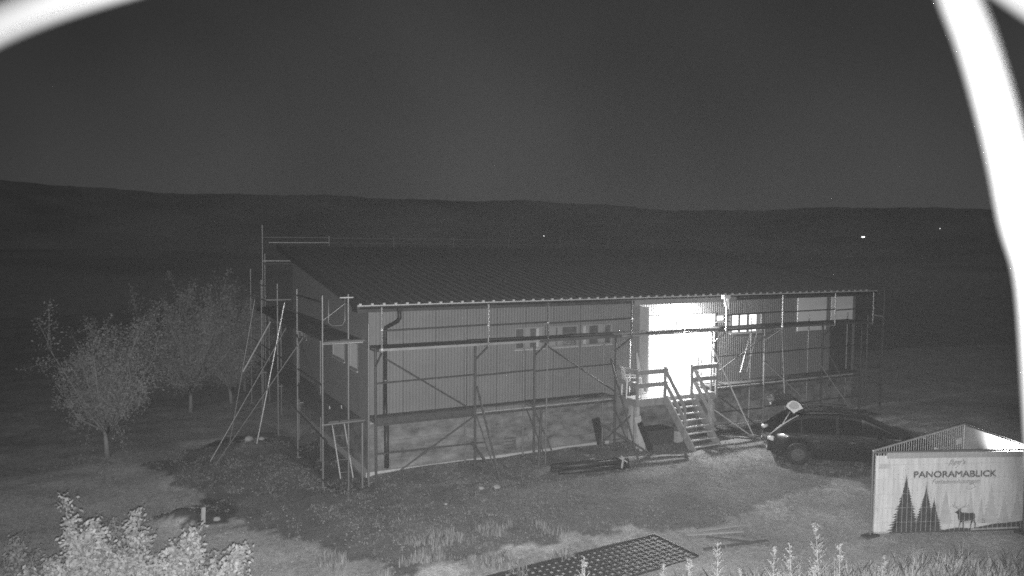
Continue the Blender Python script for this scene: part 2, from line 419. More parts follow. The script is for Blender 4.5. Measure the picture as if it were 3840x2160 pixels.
# eave: pale drip edge and rib end caps, dark soffit, gutter, fascia
MB().box((-.52, -.632, 4.775), (20.52, -.602, 4.805)).obj('drip_edge', M['roof_edge'], RF)
capm = MB().box((-.018, -.645, 4.80), (.052, -.602, 4.852)).mesh('rib_cap', M['roof_edge'])
for i in range(62): link('rib_cap', capm, RF, (-.48 + .02 + i/3, 0, 0))
MB().box((-.5, -.55, 4.60), (20.5, -.02, 4.70)).obj('soffit', M['dark_wood'], RF)
MB().box((8.7, -.600, 4.55), (13.1, -.56, 4.77)).obj('fascia_board', M['fascia'], RF)
gut = MB()
gp = [(-.0+.06*math.cos(t), .06*math.sin(t)) for t in np.linspace(math.pi, 2*math.pi, 9)]
for (x0, x1) in ((-.45, 8.6), (13.15, 20.4)):
    gut = MB(); vs = []
    for x in (x0, x1):
        for (a, b) in gp: vs.append((x, -.60-.06+a, 4.76+b))
    gut.add(vs, [(j, j+1, 9+j+1, 9+j) for j in range(8)])
    gut.obj('gutter', M['pipe'], RF, True)
# downpipe with two bends
dp = MB().tube([(.66,-.64,4.70),(.66,-.64,4.42),(.62,-.55,4.32),(.44,-.12,4.12),(.43,-.10,4.00),(.43,-.10,1.95)], .058, 10).obj('downpipe', M['pipe'], B, True)
MB().tube([(.46,-.12,1.42),(.47,-.12,.12)], .072, 10).obj('pipe_section', M['pipe'], dp, True)
MB().tube([(.43,-.10,1.97),(.44,-.11,1.40)], .063, 10).obj('pipe_section', M['pipe'], dp, True)
for z in (3.6, 2.6, .5): MB().tube([(.44,-.105,z),(.44,-.105,z+.04)], .068, 10).obj('clamp', M['steel'], dp, True)
MB().box((.60,-.70,4.62), (.73,-.58,4.73)).obj('outlet_funnel', M['pipe'], dp)

# windows: frame, panes
def window(x0, x1, z0, z1, panes, axis_='x'):
    """panes: list of (frac0, frac1, materialkey)"""
    P = (lambda u_, d, z: (u_, d, z)) if axis_ == 'x' else (lambda u_, d, z: (d, u_, z))
    mb = MB(); t = .045
    def bx(a, b, c, e, d0, d1): 
        p = P(a, d0, c); q_ = P(b, d1, e)
        mb.box([min(p[i], q_[i]) for i in range(3)], [max(p[i], q_[i]) for i in range(3)])
    bx(x0, x1, z0, z0+t, -.015, .06); bx(x0, x1, z1-t, z1, -.015, .06)
    bx(x0, x0+t, z0+t, z1-t, -.015, .06); bx(x1-t, x1, z0+t, z1-t, -.015, .06)
    f = mb.obj('window_frame', M['frame'], B)
    for a, b, k in panes:
        ua = x0+t+(x1-x0-2*t)*a; ub = x0+t+(x1-x0-2*t)*b
        mb = MB(); d = .025
        bx(ua+.006, ub-.006, z0+t+.003, z1-t-.003, .02, .03); mb.obj('pane', M[k], f)
        mb = MB(); bx(ub-.006, ub+.006, z0+t, z1-t, .0, .05)
        if b < .99: mb.obj('mullion', M['frame'], f)
    mb = MB(); bx(x0-.02, x1+.02, z0-.025, z0-.001, -.05, .0); mb.obj('sill', M['trim'], f)
window(*wins_front[0], [(0,.33,'glass'),(.33,.52,'blind_mid'),(.52,.74,'glass'),(.74,.86,'blind'),(.86,1,'blind_mid')])
window(*wins_front[1], [(0,.22,'blind_mid'),(.22,.28,'glass'),(.28,.46,'blind_mid'),(.46,1,'glass')])
window(*wins_front[2], [(0,.12,'blind'),(.12,.22,'blind_mid'),(.22,.55,'glass'),(.55,.80,'blind_mid'),(.80,1,'glass')])
window(*wins_front[3], [(0,.04,'glass'),(.04,.24,'lit'),(.24,.31,'blind_mid'),(.31,.52,'lit'),(.52,.60,'blind_mid'),(.60,.84,'lit'),(.84,1,'blind')])
window(*strip_win, [(0,1,'lit')])
window(*gable_wins[0], [(0,1,'bright_blind')], 'y')
window(*gable_wins[1], [(0,.10,'blind_mid'),(.10,1,'bright_blind')], 'y')
window(*gable_wins[2], [(0,.4,'glass'),(.4,.8,'blind'),(.8,1,'blind_mid')], 'y')

# lit entrance: room behind, frame, tall added board blocking the floodlight
x0, x1, z0, z1 = 9.80, 12.62, 1.56, 4.04
rm = MB()
rm.box((9.0, 2.9, 1.5), (13.1, 2.95, 4.3)); rm.box((8.95, .16, 1.5), (9.0, 2.9, 4.3)); rm.box((13.1, .16, 1.5), (13.15, 2.9, 4.3))
rm.box((9.0, .16, 1.45), (13.1, 2.95, 1.5)); rm.box((9.0, .16, 4.3), (13.1, 2.95, 4.34))
rm.obj('room', M['room'], B)
df = MB(); df.box((x0-.05,-.03,z0),(x0,.14,z1)); df.box((x1,-.03,z0),(x1+.05,.14,z1)); df.box((x0-.05,-.03,z1),(x1+.05,.14,z1+.06)); df.box((11.85,-.02,z0),(11.92,.12,z1))
df = df.obj('door_frame', M['white'], B)
MB().box((9.80,-.10,1.50),(12.62,.14,1.555)).obj('threshold', M['concrete'], B)
MB().box((11.93,.04,1.6),(12.60,.05,4.0)).obj('side_light', M['lit'], B)
dl = MB().box((9.36,-.44,1.60),(9.41,-.012,4.45)).obj('light_blocker', M['trim'], B)  # added to keep the floodlight off the left wall; paler to offset its shaded face
# ceiling lamp in the room and floodlight outside above the door
cl = empty('ceiling_lamp', 'lit ceiling lamp inside the bright doorway', 'lamp', loc=(11.2, 1.5, 4.2))
MB().box((-.5,-.12,.03),(.5,.12,.09)).obj('housing', M['white'], cl)
MB().box((-.48,-.1,0),(.48,.1,.028)).obj('diffuser', M['lamp'], cl)
ld = bpy.data.lights.new('ceiling_light', 'POINT'); ld.energy = 520; ld.shadow_soft_size = .15
lo = bpy.data.objects.new('ceiling_light', ld); COL.objects.link(lo); lo.location = (0, 0, -.25); lo.parent = cl
fl = empty('wall_floodlight', 'blazing floodlight on the wall above the entrance', 'lamp', loc=(10.95, -.24, 3.82))
MB().box((-.12,.02,-.08),(.12,.16,.08)).obj('housing', M['white'], fl)
MB().box((-.11,-.0,-.07),(.11,.018,.07)).obj('lens', M['lamp'], fl)
ld = bpy.data.lights.new('floodlight', 'POINT'); ld.energy = 1000; ld.shadow_soft_size = .06
lo = bpy.data.objects.new('floodlight', ld); COL.objects.link(lo); lo.location = (0, -.05, 0); lo.parent = fl

# pale boards fixed to the far end of the facade
for (a, b, c, e) in ((16.78, 18.35, 3.28, 4.60), (18.62, 19.86, 3.55, 4.60)):
    pb = MB().box((a, -.05, c), (b, -.022, e))
    for k in range(4):
        zz = c + (e-c)*(k+.5)/4; 
        pb.box((a, -.056, zz), (b, -.050, zz+.012))
    tag(pb.obj('pale_sheet', M['white'], None), 'wide pale sheet fixed to the far end of the facade' if a < 17 else 'narrower pale sheet at the far corner of the facade', 'sheet', 'pale sheets on the facade')
MB().box((18.62, -.03, 1.5), (20.0, -.021, 3.5)).obj('dark_panel', M['dark_wood'], B)

# ------------------------------------------------------------------ scaffolding
PR = .0285
def board(parent, a, b, w, h=.045, m=None): return MB().bar(a, b, w, h).obj('deck_board', m or M['deck'], parent)
FS = empty('front_scaffold', 'two level steel scaffold standing along the long front wall with raking props', 'scaffold', 'scaffolds around the hall')
D1, D2 = 1.70, 3.66
frames = [-.14, 2.80, 4.74, 7.68, 11.65, 14.10, 17.05, 19.2]
topx   = [-.09, 3.02, 4.96, 7.98, 11.90, 14.52, 17.2, 19.3]
for i, x in enumerate(frames):
    g0 = gz(x, -1.0)
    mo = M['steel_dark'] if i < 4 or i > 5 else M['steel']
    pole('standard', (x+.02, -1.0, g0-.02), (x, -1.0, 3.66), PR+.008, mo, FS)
    pole('standard', (x, -.35, gz(x,-.35)-.02), (x, -.35, 3.95 if i else 3.6), PR, M['steel'], FS)
    MB().box((x-.08,-1.08,g0-.01),(x+.12,-.92,g0+.02)).obj('base_plate', M['steel_dark'], FS)
    MB().box((x-.08,-.43,gz(x,-.35)-.01),(x+.08,-.27,gz(x,-.35)+.02)).obj('base_plate', M['steel_dark'], FS)
    for z in ((D1-.06, D2-.06) if i != 4 else (D2-.06,)): pole('transom', (x, -1.0, z), (x, -.3, z), PR*.9, M['steel'], FS)
    # bracket widening the upper deck and the guard post standing on it
    tx = topx[i]
    pole('bracket', (x, -1.0, 3.18), (tx, -1.38, 3.60), .024, mo, FS)
    pole('bracket', (x, -1.0, 3.62), (tx, -1.4, 3.62), .024, M['steel'], FS)
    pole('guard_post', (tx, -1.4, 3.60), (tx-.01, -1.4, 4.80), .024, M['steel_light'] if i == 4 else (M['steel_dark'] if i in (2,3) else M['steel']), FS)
    for z in (4.18,) : MB().tube([(tx,-1.4,z),(tx,-1.4,z+.05)], .04, 8).obj('coupler', M['steel_light'], FS, True)
    if i in (0, 4, 5): MB().tube([(tx,-1.4,3.63),(tx,-1.4,3.73)], .04, 8).obj('coupler', M['steel_light'], FS, True)
def guard(parent, p, q_, m=None, r=.021, name='guard_rail'):
    # a slight sag and misalignment so rails are not ruler straight
    return pole(name, p, q_, r, m or M['steel_dark'], parent)
for i in range(7):
    a, b = topx[i], topx[i+1]
    if i != 3: guard(FS, (a, -1.4, 4.18+.02*(i % 2)), (b, -1.4, 4.22), M['steel_dark'])
    x_, y_ = frames[i], frames[i+1]
    # lower level rails at mid height
    if i != 3:
        guard(FS, (x_, -1.0, 2.72), (y_, -1.0, 2.76))
        pole('ledger', (x_, -1.0, D1-.12), (y_, -1.0, D1-.12), .024, M['steel_dark'], FS)
    if i in (0, 4, 5, 6): guard(FS, (x_, -1.0, .80), (y_ if i else x_+3.3, -1.0, .76))
# upper deck boards, three wide, laid with small steps
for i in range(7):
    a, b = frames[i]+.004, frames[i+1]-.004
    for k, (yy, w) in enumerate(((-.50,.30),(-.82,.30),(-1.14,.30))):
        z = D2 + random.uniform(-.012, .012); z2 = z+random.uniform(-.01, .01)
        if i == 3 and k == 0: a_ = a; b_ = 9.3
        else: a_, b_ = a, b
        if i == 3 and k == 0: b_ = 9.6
        board(FS, (a_, yy, z), (b_, yy, z2), w, m=M['wood'] if i == 3 else None)  # paler timber in the door bay: floodlight wash put into the colour
    if i != 3: MB().box((a, -1.325, D2-.03), (b, -1.30, D2+.035+(.02 if i == 2 else 0))).obj('deck_edge', M['deck_edge'] if i < 2 else M['deck'], FS)
# lower deck
for i in (0, 1, 2, 4, 5, 6):
    a, b = frames[i]+.004, frames[i+1]-.004
    for k, yy in enumerate(((-.50,-.82) if i in (0, 2, 4, 5, 6) else (-.50,))):
        z = D1 + random.uniform(-.01, .01); board(FS, (a, yy, z), (b, yy, z), .30)
    if i == 0: MB().box((a, -1.0, D1-.10), (b, -.98, D1+.08)).obj('toe_board', M['dark_wood'], FS)
    if i == 0: MB().box((a, -1.015, D1-.14), (b, -1.001, D1-.105)).obj('deck_edge', M['deck_edge'], FS)
# loose boards stacked crooked on the upper deck left of the lamp, its wash put into the paler ones
board(FS, (6.1, -.75, D2+.045), (8.9, -.95, D2+.05), .28); board(FS, (7.6, -1.05, D2+.05), (10.4, -.80, D2+.055), .28, m=M['wood'])
board(FS, (9.9, -.60, D2+.06), (11.9, -1.0, D2+.05), .28, m=M['wood']); board(FS, (11.4, -.9, D2+.045), (12.6, -.55, D2+.045), .26)
# diagonals
for a, b, m in (((.10,-1.03,3.40),(2.72,-1.03,1.74),'steel_dark'), ((5.20,-1.03,3.43),(7.62,-1.03,1.90),'steel_dark'),
                ((.25,-1.03,.10),(2.76,-1.03,1.56),'steel_dark'), ((11.70,-1.03,2.10),(14.50,-1.03,3.52),'steel'),
                ((7.0,-1.03,.15),(8.3,-1.03,1.05),'steel_dark'), ((17.0,-1.03,3.0),(18.4,-1.03,1.2),'steel')):
    pole('diagonal_brace', a, b, .022, M[m], FS)
# raking props with feet out in front
for a, b, m, r in (((2.86,-1.0,2.42),(2.83,-2.66,0),'steel_dark',.03), ((2.70,-1.0,.80),(3.02,-2.25,.0),'steel_dark',.036), ((2.84,-1.0,1.62),(3.15,-1.72,0),'steel_dark',.02),
                ((7.50,-1.0,2.92),(7.60,-2.40,0),'steel_dark',.03), ((7.15,-1.0,.88),(8.55,-1.85,0),'steel_dark',.036), ((7.62,-1.0,1.5),(8.15,-1.25,0),'steel_dark',.024),
                ((4.76,-1.0,1.55),(5.35,-1.35,0),'steel_dark',.024), ((4.98,-1.05,1.50),(4.62,-1.55,0),'steel_dark',.045), ((4.5,-1.0,1.6),(5.2,-1.0,0),'steel_dark',.02),
                ((4.96,-1.40,3.60),(4.92,-1.42,0),'steel',.018),
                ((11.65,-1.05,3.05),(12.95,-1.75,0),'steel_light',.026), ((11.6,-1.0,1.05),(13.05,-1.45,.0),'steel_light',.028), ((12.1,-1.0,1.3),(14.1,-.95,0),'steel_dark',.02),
                ((14.05,-1.05,2.45),(15.6,-1.6,1.0),'steel',.028), ((14.50,-1.40,3.6),(14.75,-1.5,0),'steel',.024),
                ((16.55,-1.05,2.5),(18.1,-2.0,.0),'steel',.022)):
    a = list(a); b = list(b)
    if b[2] == 0: b[2] = gz(b[0], b[1])
    pole('raking_prop', a, b, r, M[m], FS)
MB().box((12.84,-1.86,gz(12.95,-1.75)),(13.1,-1.6,gz(12.95,-1.75)+.05)).obj('base_plate', M['steel'], FS)
# bright clamp and hook hanging from the eave by the lamp
MB().box((11.72,-1.46,4.74),(12.0,-1.34,4.86)).obj('clamp', M['white'], FS)
MB().tube([(11.78,-1.44,4.76),(11.8,-1.45,4.50)], .035, 8).obj('clamp', M['white'], FS, True)
MB().tube([(11.93,-1.42,4.76),(11.95,-1.44,4.40)], .045, 8).obj('clamp', M['white'], FS, True)

GS = empty('gable_scaffold', 'scaffold along the dark left gable wall with two decks and long raking poles', 'scaffold', 'scaffolds around the hall')
gys = [-.38, 2.72, 5.75, 8.8, 11.2]
for i, y in enumerate(gys):
    for x, top in ((-1.40, 5.08 if i < 4 else 5.4), (-.70, 5.10 if i == 0 else 3.8)):
        pole('standard', (x, y, gz(x, y)-.02), (x, y, top), .026, M['steel'], GS)
    for z in (1.60, 3.78): pole('transom', (-1.42, y, z), (-.30, y, z), .024, M['steel_light'] if i == 0 else M['steel'], GS)
    MB().box((-1.5, y-.08, gz(-1.4, y)), (-1.32, y+.08, gz(-1.4, y)+.025)).obj('base_plate', M['steel'], GS)
for i in range(4):
    a, b = gys[i], gys[i+1]
    for z in (4.35, 4.88): guard(GS, (-1.40, a, z), (-1.40, b, z), M['steel'] if i else M['steel_dark'])
    for z in (2.15, 2.65): guard(GS, (-1.40, a, z), (-1.40, b, z))
    for x in (-.50, -.80, -1.12):
        board(GS, (x, a-.05, 3.85+random.uniform(-.01,.01)), (x, b+.05, 3.85), .29)
        board(GS, (x, a-.05, 1.66), (x, b+.05, 1.66+random.uniform(-.01,.01)), .29)
    MB().box((-1.32, a, 3.80), (-1.29, b, 3.90)).obj('toe_board', M['dark_wood'], GS)
pole('ledger', (-1.4, -.5, 3.82), (-.28, -.5, 3.84), .03, M['steel'], GS)
pole('ledger', (-1.4, -.5, 1.62), (-.28, -.5, 1.64), .03, M['steel'], GS)
for a, b in (((-1.42,3.3,1.4),(-1.42,-.9,1.25)), ((-1.42,4.2,.2),(-1.42,-1.2,.10)), ((-1.42,2.7,3.7),(-1.42,-.3,2.3))): pole('diagonal_brace', a, b, .022, M['steel_dark'], GS)
pole('standard', (-.34,-1.05,gz(-.34,-1.05)), (-.34,-1.05,4.35), .026, M['steel'], GS)
pole('standard', (-.50,-1.0,gz(-.5,-1)), (-.50,-1.0,1.7), .03, M['steel'], GS)
# end guard loop at the upper deck
lp = [(-1.28,-.55,4.98),(-1.28,-.55,4.36),(-1.18,-.55,4.28),(-.92,-.55,4.28),(-.84,-.55,4.40),(-.84,-.55,5.0)]
MB().tube(lp, .014, 8).obj('guard_loop', M['steel'], GS, True)
pole('guard_rail', (-1.40,-.45,4.42), (-.84,-.55,4.86), .014, M['steel'], GS)
MB().bar((-.98,-.55,5.02), (-.62,-.55,5.02), .04, .03).obj('guard_rail', M['steel_light'], GS)
# long raking poles from the gable scaffold out to the lawn
rk = [((-3.87,3.16),(-1.45, 4.09, 3.76),'steel'), ((-3.81,2.61),(-1.45, 1.68, 3.73),'steel'),
      ((-3.03,5.26),(-2.2, 5.33, 4.59),'steel'), ((-2.41,3.92),(-1.5, 4.06, 4.57),'steel_light')]
for (fx, fy), tp, m in rk: pole('raking_pole', (fx, fy, gz(fx, fy)-.03), tp, .017, M[m], GS)
pole('raking_pole', (-2.7, 4.58, 2.37), (-1.7, 5.37, 3.84), .024, M['steel_light'], GS)
pole('raking_pole', (-2.95, 3.5, 1.3), (-1.45, 4.6, 1.35), .014, M['steel'], GS)

RS = empty('rear_scaffold', 'tall scaffold behind the high roof edge with thin guard rails above the roof', 'scaffold', 'scaffolds around the hall')
for i, x in enumerate([-.97, 1.7, 4.5, 7.3, 10.1, 12.9, 15.7, 18.5]):
    pole('standard', (x, 11.0, gz(x, 11)-.02), (x, 11.0, 7.15 if i == 0 else 6.75), .026 if i == 0 else .018, M['steel'] if i < 2 else M['steel_faint'], RS)
    if i: pole('standard', (x, 11.7, gz(x, 11.7)-.02), (x, 11.7, 5.7), .026, M['steel'], RS)
pole('standard', (-.82, 11.35, 0), (-.82, 11.35, 6.0), .026, M['steel'], RS)
for (a, b) in ((-.97, 1.7), (1.7, 7.3), (7.3, 12.9), (12.9, 18.5)):
    guard(RS, (a, 11.0, 6.66), (b, 11.0, 6.68), M['steel'] if a < 1 else M['steel_faint'], .016)
guard(RS, (-.72, 11.0, 6.45), (1.7, 11.0, 6.47), M['steel_light'], .016); guard(RS, (1.7, 11.0, 6.46), (18.5, 11.0, 6.46), M['steel_faint'], .011)
for z in (5.72, 4.15): MB().bar((-.95, 11.0, z), (.15, 11.0, z), .05, .05).obj('transom', M['steel'], RS)
for k in range(6): board(RS, (-.9+k*3.2, 11.35, 5.6), (2.3+k*3.2, 11.35, 5.6), .6)
ES = empty('far_scaffold', 'scaffold around the far right corner of the hall with a pale cross bar', 'scaffold', 'scaffolds around the hall')
for (x, y, t) in ((20.6,-.9,4.8),(21.2,-.4,3.75),(20.6,2.0,4.6),(21.3,2.0,3.8),(20.6,-.2,3.8),(21.3,5.0,4.6)):
    pole('standard', (x, y, gz(x, y)), (x, y, t), .026, M['steel_dark'], ES)
pole('transom', (20.3,-.6,3.84), (21.25,-.4,3.72), .028, M['steel_light'], ES)
for z in (1.7, 3.0, 4.7): pole('ledger', (20.6,-.9,z), (20.6,5,z), .02, M['steel_dark'], ES)

def ladder(name, lab, a, b, w, side, m, n=7):
    e = empty(name, lab, 'ladder', 'ladders on the scaffold')
    a = Vector(a); b = Vector(b); s = Vector(side).normalized()*w/2
    for k in (-1, 1): MB().bar(a+s*k, b+s*k, .025, .04).obj('rail', M['trim'], e)
    for k in range(n):
        p = a.lerp(b, (k+.5)/n); pole('rung', p-s, p+s, .011, m, e)
ladder('ladder', 'pale aluminium ladder leaning between the decks under the small lit windows', (13.34, -0.8, 2.06), (14.2, -0.48, 3.73), .30, (1,-.05,0), M['trim'], 8)
ladder('ladder', 'thin ladder beside the left gable leading up to the lower deck', (-.66,-.05,-.05), (-.66,1.15,1.75), .34, (1,-.15,0), M['steel_faint'], 6)

# ------------------------------------------------------------------ landing and stairs
LZ = 1.56
LD = empty('landing', 'timber landing with board railings in front of the bright door', 'landing')
for k in range(7):
    MB().box((8.42, -1.10+k*.152, LZ-.05), (11.72, -1.10+k*.152+.145, LZ+random.uniform(-.002,.004))).obj('deck_board', M['wood'], LD)
MB().box((8.40,-1.14,LZ-.24),(11.74,-1.103,LZ-.0)).obj('edge_beam', M['wood'], LD)
MB().box((8.40,-1.10,LZ-.22),(8.44,-.05,LZ-.055)).obj('edge_beam', M['wood'], LD)
MB().box((11.70,-1.10,LZ-.22),(11.74,-.05,LZ-.055)).obj('edge_beam', M['wood'], LD)
for (x, y) in ((8.50,-1.0),(8.9,-.15),(11.6,-1.0)): MB().box((x,y-.06,gz(x,y)-.05),(x+.12,y+.06,LZ-.24)).obj('post', M['wood_pale'], LD)
for x in (8.38, 9.50, 10.62, 11.70): MB().box((x,-1.19,LZ-.2),(x+.09,-1.142,LZ+1.0)).obj('post', M['wood'], LD)
def rail_board(p, q_, h, m='wood', th=.028): return MB().bar(p, q_, th, h, Vector((0,0,1)).cross((Vector(q_)-Vector(p)).normalized())).obj('rail_board', M[m], LD)
for z in (LZ+.88, LZ+.46): rail_board((8.38,-1.21,z), (9.62,-1.21,z), .15)
for z in (LZ+.90, LZ+.50): rail_board((10.60,-1.21,z), (11.80,-1.21,z), .15)
for z in (LZ+.90, LZ+.48): rail_board((8.36,-1.18,z), (8.36,-.1,z), .15)
for z in (LZ+.90, LZ+.48): rail_board((11.80,-1.18,z), (11.80,-.1,z), .15)

ST = empty('stairs', 'open timber stairs with eight treads and board handrails going down from the landing', 'stairs')
sdir = Vector((.28, -1.0, 0)).normalized(); sside = Vector((1, .04, 0)).normalized()   # down direction, to the right
top_l = Vector((9.62, -1.16, LZ)); RUN, WID = 1.10, 1.12
slope = sdir*RUN + Vector((0, 0, -LZ-.02))
for k in (0, 1):
    a = top_l + sside*WID*k + Vector((0,0,-.08)); b = a + slope + Vector((0,0,.02))
    MB().bar(a - slope*.04, b, .045, .27, sside).obj('stringer', M['wood'], ST)
for i in range(8):
    f = (i+.75)/8.4; c = top_l + slope*f
    MB().bar(c + sside*.03 + sdir*.0, c + sside*(WID-.03), .19, .04, sdir).obj('tread', M['wood_pale'], ST)
for k in (0, 1):
    base = top_l + sside*(WID*k + (-.05 if k == 0 else .05))
    for hgt in (.86, .46):
        a = base + Vector((0,0,hgt)); b = base + slope*(.70 if hgt > .6 else .78) + Vector((0,0,hgt))
        MB().bar(a, b, .028, .14, sside).obj('handrail', M['wood'], ST)
    foot = base + slope*.70
    MB().bar(foot + Vector((0,0,-.1)), foot + Vector((0,0,.90)), .07, .045, sside).obj('post', M['wood'], ST)

# plastic garden chair on the landing
ch = empty('garden_chair', 'white plastic garden chair at the left end of the landing', 'chair', loc=(8.62, -.62, LZ), rz=R(70))
MB().bar((-.24,0,.42),(.24,0,.44),.46,.03).obj('seat', M['white'], ch)
for k in range(5): MB().bar((-.20+k*.10,.22,.44),(-.22+k*.11,.36,1.0),.075,.02,(1,0,0)).obj('back_slat', M['white'], ch)
for x in (-.27, .27):
    MB().bar((x,-.24,.66),(x,.28,.68),.06,.025,(1,0,0)).obj('armrest', M['white'], ch)
    for y, t in ((-.22,.65),(.24,.66)): MB().bar((x*1.05,y*1.1,0),(x,y,t),.05,.04,(1,0,0)).obj('leg', M['white'], ch)
# slats leaning on the wall
for k, (xa, xb) in enumerate(((8.98,9.24),(9.05,9.29),(9.15,9.33))):
    tag(MB().bar((xa,-.55,LZ+.02),(xb,-.04,LZ+1.32-.14*k),.05,.02).obj('timber_slat', M['wood_pale']), ['long pale slat leaning on the wall left of the bright door','middle pale slat of the three leaning by the door','shortest of the three slats leaning beside the bright door'][k], 'slat', 'slats leaning by the door')
# boards and blocks under the landing
tag(MB().bar((8.55,-1.35,gz(8.55,-1.35)),(8.42,-1.22,1.05),.24,.03,(1,0,0)).obj('plank', M['wood_pale']), 'pale upright plank leaning on the left landing post', 'plank')
tag(MB().bar((8.78,-1.48,gz(8.7,-1.5)-.02),(8.46,-1.28,.86),.20,.03,(1,0,0)).obj('dark_plank', M['black']), 'dark plank leaning in front of the landing', 'plank')
bx_ = MB().box((9.05,-1.0,gz(9.3,-.7)-.05),(10.1,-.35,.45)); tag(bx_.obj('landing_shade_block', M['dark_wood']), 'dark block added under the landing to stand for its shadow', 'crate')  # dark block standing in for the shadow beneath the landing
tag(MB().box((10.12,-1.15,gz(10.1,-1)-.05),(10.36,-.95,.36)).obj('pale_block', M['concrete']), 'small pale block lying behind the foot of the stairs', 'block')
# dark box on the plinth
bb = empty('drain_box', 'narrow black box leaning upright against the plinth', 'box', loc=(7.62, -.17, gz(7.6,-.2)), rz=0)
MB().bar((.10,-.06,.02),(-.03,.09,.86),.26,.08,(1,0,0)).obj('box_body', M['black'], bb)
MB().bar((.085,-.11,.06),(.07,-.09,.24),.16,.02,(1,0,0)).obj('lid', M['steel_dark'], bb)
# bundle of black tubes with a pale strap
bu = empty('tube_bundle', 'bundle of long black tubes lying on the ground before the hall', 'bundle')
for k, (dy, dz, e) in enumerate(((-.16,.07,.0),(0,.07,.12),(.16,.07,-.06),(-.08,.20,.1),(.08,.20,-.1))):
    z = gz(5.7,-2.5); MB().tube([(4.72+e,-2.36+dy,z+dz),(6.90+e*.4,-2.68+dy,z+dz+.01)], .075, 10).obj('tube', M['black'], bu, True)
for a, b in (((6.62,-2.88,.05),(6.70,-2.86,.36)),((6.78,-2.62,.33),(6.92,-2.86,.08)),((6.60,-2.78,.34),(6.84,-2.84,.20))): MB().bar(a, b, .05, .03).obj('strap', M['wood_pale'], bu)

# ------------------------------------------------------------------ car (station wagon, tailgate open)
CR = empty('station_wagon', 'black station wagon with its tailgate raised, parked beside the fence', 'car', loc=(12.13, -4.19, gz(12.5,-5)), rz=-yaw-R(12))
# local frame: x forward (nose to the right of the picture), y left (away from camera), z up; rear axle at x=0
LEN0, LEN1 = -.82, 3.95
st = np.unique(np.concatenate([np.linspace(LEN0, LEN1, 60), np.linspace(-.40,.40,15), np.linspace(2.46,3.26,15)]))
def lin(x, pts): return float(np.interp(x, [p[0] for p in pts], [p[1] for p in pts]))
belt = lambda x: lin(x, [(-.82,.88),(-.5,.93),(0,.93),(1,.93),(2.2,.93),(2.9,.95),(3.3,.90),(3.7,.80),(3.88,.68),(3.95,.55)])
roofz = lambda x: lin(x, [(-.82,.93),(-.74,.97),(-.5,1.16),(-.2,1.37),(.0,1.47),(.3,1.53),(.9,1.56),(1.5,1.54),(1.85,1.47),(2.2,1.33),(2.6,1.15),(2.95,1.0),(3.1,.97)])
width = lambda x: lin(x, [(-.82,.76),(-.65,.85),(-.3,.90),(1,.915),(2.8,.90),(3.4,.82),(3.8,.68),(3.95,.50)])
def bottom(x):
    z = lin(x, [(-.82,.40),(-.65,.27),(-.4,.22),(3.3,.22),(3.8,.24),(3.95,.34)])
    for c in (0, 2.86):
        if abs(x-c) < .37: z = max(z, math.sqrt(max(0, .37**2-(x-c)**2))+.31)
    return z
body = MB(); ring = []
for x in st:
    w = width(x); zb = belt(x); z0_ = bottom(x)
    prof = [(w*.93, z0_), (w*.985, z0_*.55+zb*.45 if z0_ < .5 else (z0_+zb)/2), (w, zb*.82+z0_*.18), (w*.965, zb)]
    ring.append([(x, -p, z) for p, z in prof] + [(x, p, z) for p, z in reversed(prof)])
n = 8; vs = [p for r_ in ring for p in r_]; fs = []
for i in range(len(ring)-1):
    for j in range(7):
        if j == 3 and st[i] < 2.95: continue      # open under the greenhouse
        fs.append((i*n+j, i*n+j+1, (i+1)*n+j+1, (i+1)*n+j))
fs.append(tuple(range((len(ring)-1)*n, len(ring)*n)))
body.add(vs, fs)
body.obj('body', M['paint'], CR, True)
# rear bumper and sill of the boot opening
MB().box((-.87,-.78,.38),(-.79,.78,.62)).obj('bumper', M['paint'], CR)
# roof shell and glass
gh = MB(); gl = MB(); gs = [x for x in st if -.78 <= x <= 3.0]
def ghp(x, f):   # f 0 belt .. 1 roof
    w = width(x)*.965; zb = belt(x); zr = roofz(x)-.05; wr = w*(1-.24*min(1, (zr-zb)/.5))
    return w+(wr-w)*f, zb+(zr-zb)*f
for sgn in (-1, 1):
    for i in range(len(gs)-1):
        a, b = gs[i], gs[i+1]
        def quad(mb_, f0, f1, off=0):
            v_ = []
            for x, f in ((a,f0),(b,f0),(b,f1),(a,f1)):
                yy, zz = ghp(x, f); v_.append((x, sgn*(yy+off), zz))
            mb_.add(v_, [(0,1,2,3) if sgn < 0 else (3,2,1,0)])
        if a < -.50 or roofz(b)-belt(b) < .14: quad(gh, 0, 1); continue
        quad(gh, 0, .10); quad(gh, .86, 1.0)
        pil = (.02 <= a < .10) or (1.02 <= a < 1.12)
        if pil: quad(gh, .10, .86)
        else: quad(gl, .10, .86, -.004)
# roof skin
for i in range(len(gs)-1):
    a, b = gs[i], gs[i+1]; v_ = []
    rows_ = []
    for x in (a, b):
        yr, zr = ghp(x, 1); rows_.append([(x, -yr, zr), (x, -yr*.8, zr+.035), (x, 0, zr+.055), (x, yr*.8, zr+.035), (x, yr, zr)])
    tgt = gl if a > 1.80 else gh
    if a < -.02: continue
    tgt.add(rows_[0]+rows_[1], [(j, j+1, 5+j+1, 5+j) for j in range(4)])
gh.obj('roof_shell', M['paint'], CR, True); gl.obj('windows', M['car_glass'], CR, True)
for sgn in (-1, 1): MB().tube([(.15, sgn*.63, 1.51),(.4, sgn*.65, 1.56),(1.1, sgn*.66, 1.59),(1.6, sgn*.65, 1.56)], .013, 6).obj('roof_rail', M['rim'], CR, True)
